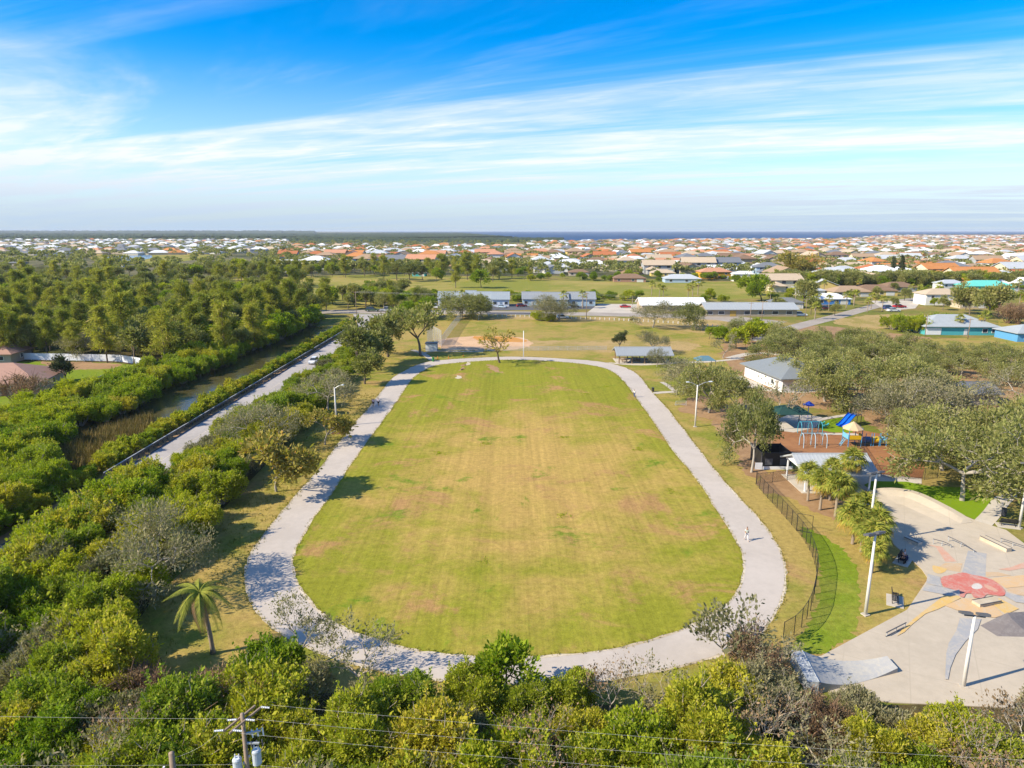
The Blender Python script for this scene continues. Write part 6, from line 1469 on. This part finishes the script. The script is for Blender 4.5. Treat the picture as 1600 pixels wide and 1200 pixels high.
# big feather palm on the left lawn
e = empty('feather_palm', G(333, 1021)); tag(e, 'tall palm with drooping feathery fronds on the left lawn', 'palm tree')
pt, top = palm_trunk(6.0, 0.19, -0.55, 77); link('trunk', pt, e)
FF = [feather_frond(i, 3.0, 1.15 + 0.2*i, L_PALM) for i in range(3)]; FD = [feather_frond(9, 2.8, 1.5, L_DEAD)]
for i in range(26):
    az = 0.5 + i * 2.4; dead = i >= 20
    el = math.radians(62 - 85 * i / 20) if not dead else math.radians(-45)
    if i < 20: az = 0.7 + 1.3 * math.sin(i * 1.7) + (math.pi if i % 3 == 0 else 0)
    o = link('frond', FD[0] if dead else FF[i % 3], e, top, (0, -el * 0.75, az)); k = rnd.uniform(0.85, 1.05); o.scale = (k, k, k)
# small palms among the houses
for p, s in [((1018, 462), 1.3), ((1030, 466), 1.2), ((1036, 466), 1.1), ((1082, 464), 1.35), ((1090, 462), 1.4), ((1075, 466), 1.2), ((1273, 486), 1.2), ((1322, 482), 1.3), ((1334, 478), 1.2), ((1355, 488), 1.0), ((1378, 486), 1.1), ((1436, 470), 1.3), ((1536, 522), 1.3), ((1497, 522), 1.1), ((988, 476), 1.0), ((880, 482), 1.3), ((910, 482), 1.3), ((723, 478), 1.2)]:
    cabbage(p, 2, s, 'small palm standing among the houses beyond the park', 'palms among the houses', 12)
# ------------------------------------------------------------------ neighbourhood
rh_ = random.Random(99)
ROOFS = [('terracotta', (0.42, 0.15, 0.06)), ('orange tiled', (0.50, 0.21, 0.07)), ('tan', (0.36, 0.25, 0.16)), ('brown', (0.22, 0.14, 0.09)), ('pale grey', (0.46, 0.48, 0.50)), ('white', (0.70, 0.71, 0.72)), ('beige', (0.48, 0.38, 0.27)), ('dark grey', (0.17, 0.18, 0.20)), ('salmon', (0.50, 0.25, 0.15))]
WALLS = [('white', (0.70, 0.69, 0.66)), ('cream', (0.62, 0.54, 0.38)), ('yellow', (0.58, 0.44, 0.16)), ('peach', (0.56, 0.38, 0.24)), ('pale blue', (0.36, 0.46, 0.56)), ('beige', (0.50, 0.42, 0.31)), ('grey', (0.36, 0.37, 0.38))]
def pick(x, y):
    u, v = PR(x, y)
    if u > 900: wts = [3.5, 2.2, 6, 4, 5, 4, 5, 3.5, 2.5]
    elif u > 450: wts = [3, 2, 4, 3, 5, 5, 4, 3, 2]
    else: wts = [0.5, 0.5, 1.5, 1.5, 6, 6, 3, 5, 0.5]
    return rh_.choices(ROOFS, wts)[0], rh_.choices(WALLS, [6, 4, 2, 2, 1.5, 3, 1.5])[0]
# the houses one can single out, placed as seen: u, v(base), width px, storeys, roof, wall
R_ = {n: c for n, c in ROOFS}; W_ = {n: c for n, c in WALLS}
NEAR = [(1063, 421, 44, 2, 'white', (0.52, 0.22, 0.03), 'orange'), (985, 441, 54, 1, 'brown', (0.34, 0.20, 0.14), 'russet'), (1037, 432, 40, 1, 'beige', (0.60, 0.46, 0.14), 'yellow'), (1068, 442, 60, 1, 'pale grey', W_['pale blue'], 'pale blue'), (1118, 436, 52, 2, 'salmon', (0.58, 0.30, 0.03), 'amber'), (1163, 440, 34, 2, 'white', W_['white'], 'white'), (905, 431, 34, 1, 'brown', W_['beige'], 'beige'), (888, 419, 40, 2, 'white', W_['pale blue'], 'pale blue'), (955, 424, 34, 1, 'beige', W_['cream'], 'cream'), (992, 412, 34, 2, 'white', W_['white'], 'white'), (1155, 422, 36, 2, 'pale grey', W_['white'], 'white'),
        (1302, 476, 58, 1, 'white', (0.05, 0.20, 0.55), 'royal blue'), (1332, 464, 64, 1, 'tan', W_['cream'], 'cream'), (1372, 462, 66, 1, 'brown', W_['yellow'], 'yellow'), (1408, 456, 56, 1, 'brown', W_['grey'], 'grey'), (1437, 447, 44, 1, 'terracotta', (0.30, 0.42, 0.42), 'dull teal'), (1475, 477, 62, 2, 'beige', W_['white'], 'white'), (1488, 457, 40, 2, 'pale grey', W_['white'], 'white'), (1548, 462, 76, 2, None, (0.08, 0.42, 0.36), 'turquoise'), (1320, 437, 34, 3, 'pale grey', (0.16, 0.16, 0.18), 'charcoal'), (1275, 432, 30, 2, 'pale grey', (0.10, 0.25, 0.42), 'blue'), (1232, 482, 50, 1, 'dark grey', W_['white'], 'white'), (1268, 462, 44, 1, 'pale grey', W_['white'], 'white'), (1520, 482, 44, 1, 'tan', W_['beige'], 'beige'), (1420, 432, 46, 1, 'pale grey', W_['pale blue'], 'pale blue'), (1505, 440, 44, 1, 'brown', W_['cream'], 'cream'), (1590, 446, 46, 1, 'brown', W_['peach'], 'peach'), (1245, 428, 40, 1, 'tan', W_['cream'], 'cream'), (1215, 443, 40, 1, 'brown', W_['peach'], 'peach'), (1560, 405, 54, 1, 'beige', W_['white'], 'white'), (1585, 418, 34, 1, 'white', (0.02, 0.16, 0.60), 'vivid blue'), (1450, 397, 30, 1, 'orange tiled', W_['peach'], 'peach'), (1525, 414, 44, 1, 'terracotta', W_['cream'], 'cream'), (1355, 413, 50, 1, 'pale grey', W_['cream'], 'cream'), (1460, 412, 40, 1, 'salmon', W_['peach'], 'peach'), (1300, 410, 40, 1, 'terracotta', W_['peach'], 'peach'), (1220, 412, 44, 1, 'tan', W_['peach'], 'peach'), (1385, 418, 44, 1, 'tan', W_['grey'], 'grey'), (1500, 420, 50, 1, 'white', W_['peach'], 'peach'), (1550, 432, 40, 1, 'dark grey', W_['white'], 'white'),
        (480, 397, 28, 2, 'white', W_['peach'], 'peach'), (612, 400, 40, 1, 'white', W_['beige'], 'beige'), (520, 418, 34, 1, 'tan', W_['cream'], 'cream'), (545, 407, 28, 1, 'dark grey', W_['yellow'], 'yellow'), (458, 431, 26, 1, 'white', (0.25, 0.16, 0.12), 'brown'), (655, 432, 22, 1, 'pale grey', (0.05, 0.38, 0.38), 'turquoise'), (730, 404, 26, 2, 'pale grey', (0.10, 0.32, 0.55), 'blue'), (788, 410, 30, 1, 'terracotta', W_['cream'], 'cream'), (785, 424, 28, 2, 'dark grey', W_['white'], 'white'), (640, 412, 30, 1, 'beige', W_['cream'], 'cream'), (680, 410, 30, 1, 'pale grey', W_['white'], 'white'), (705, 416, 32, 1, 'tan', W_['peach'], 'peach'), (750, 412, 30, 1, 'white', W_['white'], 'white'), (178, 417, 34, 1, 'dark grey', W_['white'], 'white'), (25, 415, 24, 1, 'dark grey', W_['beige'], 'beige'), (850, 408, 34, 1, 'tan', W_['beige'], 'beige'), (820, 403, 30, 1, 'brown', W_['beige'], 'beige'), (935, 405, 30, 1, 'salmon', W_['peach'], 'peach')]
taken = []
for u, v, wp, st, rn, wc, wn_ in NEAR:
    a = G(u, v); w = wp * MPP(a.y) * 0.92; d = min(w*0.62, 13); h = (2.9 if st == 1 else 5.4 if st == 2 else 8.0); rc = R_[rn] if rn else (0.14, 0.55, 0.46)
    taken.append((a.x, a.y + d/2, w*0.55 + 2))
    wins = [('f', -w*0.34, 1.55, 1.8, 1.4), ('f', w*0.10, 1.55, 1.8, 1.4)] + ([('f', x*w, 4.1, 1.5, 1.3) for x in (-0.32, 0.0, 0.32)] if st >= 2 else []) + ([('f', x*w, 6.7, 1.5, 1.3) for x in (-0.3, 0.3)] if st == 3 else [])
    house('house', '%s %s house with %s roof beyond golf course' % (wn_, ('single storey', 'two storey', 'three storey')[st-1], rn or 'mint green'), 'house', (a.x, a.y + d/2), w, d, h, 0.22*d, rh_.uniform(-0.12, 0.12), wc, rc, 'hip', 0.6, wins, [('f', w*0.32, min(4.6, w*0.22), 2.2, (0.62, 0.61, 0.58))], 'houses of the seaside estate', rn in ('white', 'pale grey', None))
def ok_spot(x, y):
    u, v = PR(x, y)
    if u < -40 or u > 1640: return False
    if u > 1195: vm = 458
    elif u > 830: vm = 431
    elif u > 450: vm = 420
    else: vm = 399 - max(0, (u - 250)) * 0.02
    if v > vm: return False
    # coast line
    if u > 1390: return v > 368.0
    if u > 1300: return v > 375.0 - (u - 1300) * 0.07
    if u > 830: return v > 375.0 + max(0, (1150 - u)) * 0.016
    if u > 450: return v > 386
    return v > 376.5
cand = []
y = 425.0
while y < 4600:
    half = 0.79 * y; x = -half + rh_.uniform(0, 20)
    while x < half:
        xx, yy = x + rh_.uniform(-3, 3), y + rh_.uniform(-5, 5)
        if ok_spot(xx, yy) and rh_.random() < (0.90 if PR(xx, yy)[0] > 830 else 0.72): cand.append((xx, yy))
        x += rh_.uniform(19, 27) * (1.28 if y < 1000 else 1.0 if y < 1400 else 1.15 if y < 2500 else 1.6)
    y += 34 if y < 1000 else 27 if y < 1200 else 40 if y < 2500 else 90
cand = [(x, y) for x, y in cand if not any((x-a)**2 + (y-b)**2 < (r_+9)**2 for a, b, r_ in taken)]
cand.sort(key=lambda p: p[1])
NI = 300 - len(NEAR)
near_c, far_c = cand[:NI], cand[NI:]
HB = []
def far_house_meshes():
    o = []
    for (w, d, h, k) in [(18, 12, 3.0, 'hip'), (16, 12, 5.6, 'hip'), (20, 13, 3.0, 'gable'), (15, 14, 3.2, 'hip'), (18, 11, 5.4, 'gable')]:
        m = MB().box(-w/2, w/2, -d/2, d/2, -0.1, h-0.24)
        if k == 'gable':
            for s in (-1, 1):
                x0, x1 = (s*w/2-0.15, s*w/2); m.add([(x0,-d/2,h-.24),(x0,d/2,h-.24),(x0,0,h+2.3),(x1,-d/2,h-.24),(x1,d/2,h-.24),(x1,0,h+2.3)], [(0,1,2),(5,4,3),(0,3,4,1),(1,4,5,2),(2,5,3,0)])
        gar = MB().box(w*0.2, w*0.45, -d/2-0.06, -d/2-0.005, 0, 2.3)
        win = MB().box(-0.9, 0.9, -0.06, 0.0, 0, 1.4)
        o.append((m.mesh('wall', T_WALL), roof_mesh(k, w, d, h, 2.6, 0.7).mesh('roof', T_ROOF), gar.mesh('garage_door', M_TRIM), win.mesh('window', M_GLASS), w, d, h))
    return o
HM = far_house_meshes()
WG = (MB().box(-3.2, 3.2, -2.6, 2.55, -0.1, 2.72).mesh('wing_wall', T_WALL), roof_mesh('hip', 6.4, 7.6, 2.95, 1.7, 0.6).mesh('wing_roof', T_ROOF))
for x, y in near_c:
    wm, rm, gm, nm_, w, d, h = rh_.choice(HM); (rn, rc), (wn_, wc) = pick(x, y)
    e = empty('house', (x, y, 0), rh_.choice([0, 0, 0, math.pi/2, -math.pi/2]) + rh_.uniform(-0.15, 0.15), rh_.uniform(1.2, 1.6) if y < 1000 else rh_.uniform(1.1, 1.45))
    u = PR(x, y)[0]; where = 'in the seaside estate' if u > 830 else 'behind the golf course trees' if u > 450 else 'in the far left estate'
    tag(e, '%s walled house with %s roof %s' % (wn_, rn, where), 'house', 'houses of the seaside estate')
    link('wall', wm, e, color=wc); link('roof', rm, e, color=rc); link('garage_door', gm, e)
    if y < 1100:
        sx_ = rh_.choice((-0.24, 0.2)); link('wing_wall', WG[0], e, (sx_*w, -d/2 - 2.6, 0), color=wc); link('wing_roof', WG[1], e, (sx_*w, -d/2 - 1.6, -0.02), color=rc)
    for k in (-0.36, -0.14, 0.06): link('window', nm_, e, (k*w, -d/2-0.006, 1.0))
    if h > 4:
        for k in (-0.3, 0.0, 0.3): link('window', nm_, e, (k*w, -d/2-0.006, 3.6))
# the rest of the estate: a mass of roofs too far off to single out
V, F, C_ = [], [], []
for x, y in far_c:
    (rn, rc), (wn_, wc) = pick(x, y); w, d, h = rh_.uniform(16, 27), rh_.uniform(12, 17), rh_.choice([3.2, 3.2, 6.2]); r2 = 3.6; ca, sa = math.cos(rh_.uniform(-.3, .3)), math.sin(rh_.uniform(-.3, .3))
    n = len(V); q = (w-d)*0.45
    L_ = [(-w/2,-d/2,0),(w/2,-d/2,0),(w/2,d/2,0),(-w/2,d/2,0),(-w/2,-d/2,h),(w/2,-d/2,h),(w/2,d/2,h),(-w/2,d/2,h),(-w/2-.6,-d/2-.6,h),(w/2+.6,-d/2-.6,h),(w/2+.6,d/2+.6,h),(-w/2-.6,d/2+.6,h),(-q,0,h+r2),(q,0,h+r2)]
    V += [(x+a*ca-b*sa, y+a*sa+b*ca, c) for a, b, c in L_]
    F += [tuple(n+i for i in f) for f in [(0,1,5,4),(1,2,6,5),(2,3,7,6),(3,0,4,7),(8,9,13,12),(9,10,13),(10,11,12,13),(11,8,12),(11,10,9,8)]]; C_ += [wc]*4 + [rc]*5
me = bpy.data.meshes.new('distant_houses'); me.from_pydata(V, [], F); at_ = me.color_attributes.new('paint', 'FLOAT_COLOR', 'CORNER')
buf = np.ones((len(me.loops), 4), np.float32); k = 0
for f, c in zip(F, C_): buf[k:k+len(f), :3] = c; k += len(f)
at_.data.foreach_set('color', buf.ravel()); me.materials.append(painted('distant_house_paint'))
stuff(link('distant_houses', me), 'mass of small distant houses reaching the sea and horizon', 'houses')
for x, y in scatter([G(u, v)[:2] for u, v in [(1195, 452), (1300, 436), (1440, 432), (1610, 436), (1610, 490), (1500, 500), (1430, 474), (1340, 492), (1290, 506), (1200, 484)]], 9, rh_, [(a, b, r_ * 0.8 + 2) for a, b, r_ in taken], 8000, 110):
    k = rh_.random()
    if k < 0.4: plant(rh_.choice(MID), (x, y), rh_.uniform(0.55, 0.9), 'olive tree in a garden of the nearest right streets', 'tree', 'garden_tree', 'trees among the nearest houses')
    elif k < 0.75: plant(rh_.choice(GRN), (x, y), rh_.uniform(0.5, 0.9), 'bright green tree in a garden of the nearest right streets', 'tree', 'garden_tree', 'trees among the nearest houses')
    else: cabbage(None, 2, rh_.uniform(0.9, 1.3), 'palm in a garden of the nearest right streets', 'palms among the houses', 12, Vector((x, y, 0)))
# garden trees between houses
tc_ = []
for i in range(24000):
    y = 425 + (rh_.random() ** 1.7) * 2500; x = rh_.uniform(-0.79*y, 0.79*y); u, v = PR(x, y)
    if not ok_spot(x, y): continue
    if any((x-a)**2 + (y-b)**2 < (r_+1)**2 for a, b, r_ in taken): continue
    if rh_.random() > (0.75 if u > 830 else 0.9): continue
    tc_.append((x, y))
tc_.sort(key=lambda p: p[1])
for x, y in tc_[:280]:
    u = PR(x, y)[0]; where = 'in the seaside estate' if u > 830 else 'behind the golf course' if u > 450 else 'in the far left estate'
    k = rh_.random()
    if k < 0.5: plant(rh_.choice(MID), (x, y), rh_.uniform(0.85, 1.4), 'olive garden tree between houses ' + where, 'tree', 'garden_tree', 'garden trees between the houses')
    elif k < 0.85: plant(rh_.choice(GRN), (x, y), rh_.uniform(0.8, 1.4), 'green garden tree between houses ' + where, 'tree', 'garden_tree', 'garden trees between the houses')
    else: plant(rh_.choice(PINE), (x, y), rh_.uniform(0.6, 0.85), 'tall dark garden pine between houses ' + where, 'pine tree', 'pine_tree', 'garden trees between the houses')
def far_trees(name, pts, label, seed, hh=(6, 11), k=56):
    r = np.random.default_rng(seed); P = np.array(pts); N = len(P); h = r.uniform(*hh, N); rad = h * r.uniform(0.34, 0.5, N)
    d = norm(r.normal(size=(N*k, 3))); d[:, 2] = np.abs(d[:, 2]) * 0.9 - 0.25; rr_ = r.uniform(0.55, 1.0, (N*k, 1))
    c = np.c_[np.repeat(P, k, 0), np.repeat(h*0.55, k)] + d * rr_ * np.c_[np.repeat(rad, k), np.repeat(rad, k), np.repeat(h*0.45, k)]
    ax = d + r.normal(size=(N*k, 3))*0.5; L = np.repeat(h*0.16, k)
    a = norm(ax); b = norm(np.cross(a, norm(r.normal(size=(N*k, 3))))); l = L[:, None]
    v = np.stack([c - a*l*0.5, c + b*l*0.45, c + a*l*0.7, c - b*l*0.45], 1).reshape(-1, 3)
    return stuff(link(name, np_mesh(name, v, np.arange(4*N*k).reshape(-1, 4), L_OAK)), label, 'trees')
far_trees('distant_trees', tc_[280:], 'mass of small distant trees between the far houses', 3)
bt = []
for i in range(3000):
    y = 560 + rh_.random()**1.4 * 1500; x = rh_.uniform(-0.79*y, 0.79*y); u, v = PR(x, y)
    if u < 460 and 397 < v < 424 and rh_.random() < 0.85 and not (150 < u < 330 and 397 < v < 411): bt.append((x, y))
    elif 300 < u < 470 and 385 < v < 425: bt.append((x, y))
    elif 430 < u < 880 and 371 < v < 387: bt.append((x, y))
    elif u < 830 and 419 < v < 428 and rh_.random() < 0.5: bt.append((x, y))
far_trees('distant_wood', bt, 'dark distant wood between the left houses and the golf course', 4, (7, 13), 80)
# ------------------------------------------------------------------ haze
HZ = MB().box(-23900, 23900, -299, 23800, -1.0, 44.0)
t = NT('haze_air'); pv = t.n('ShaderNodeVolumePrincipled'); pv.inputs['Color'].default_value = (0.80, 0.88, 1.0, 1); pv.inputs['Density'].default_value = 0.00005; pv.inputs['Anisotropy'].default_value = 0.0
t.l(pv.outputs[0], t.out.inputs[1]); MATS['haze'] = t.m
hz_o = HZ.obj('haze', t.m); hz_o['kind'] = 'stuff'; hz_o['label'] = 'thin pale blue air haze over the far estate and sea'; hz_o['category'] = 'haze'
finish_labels()
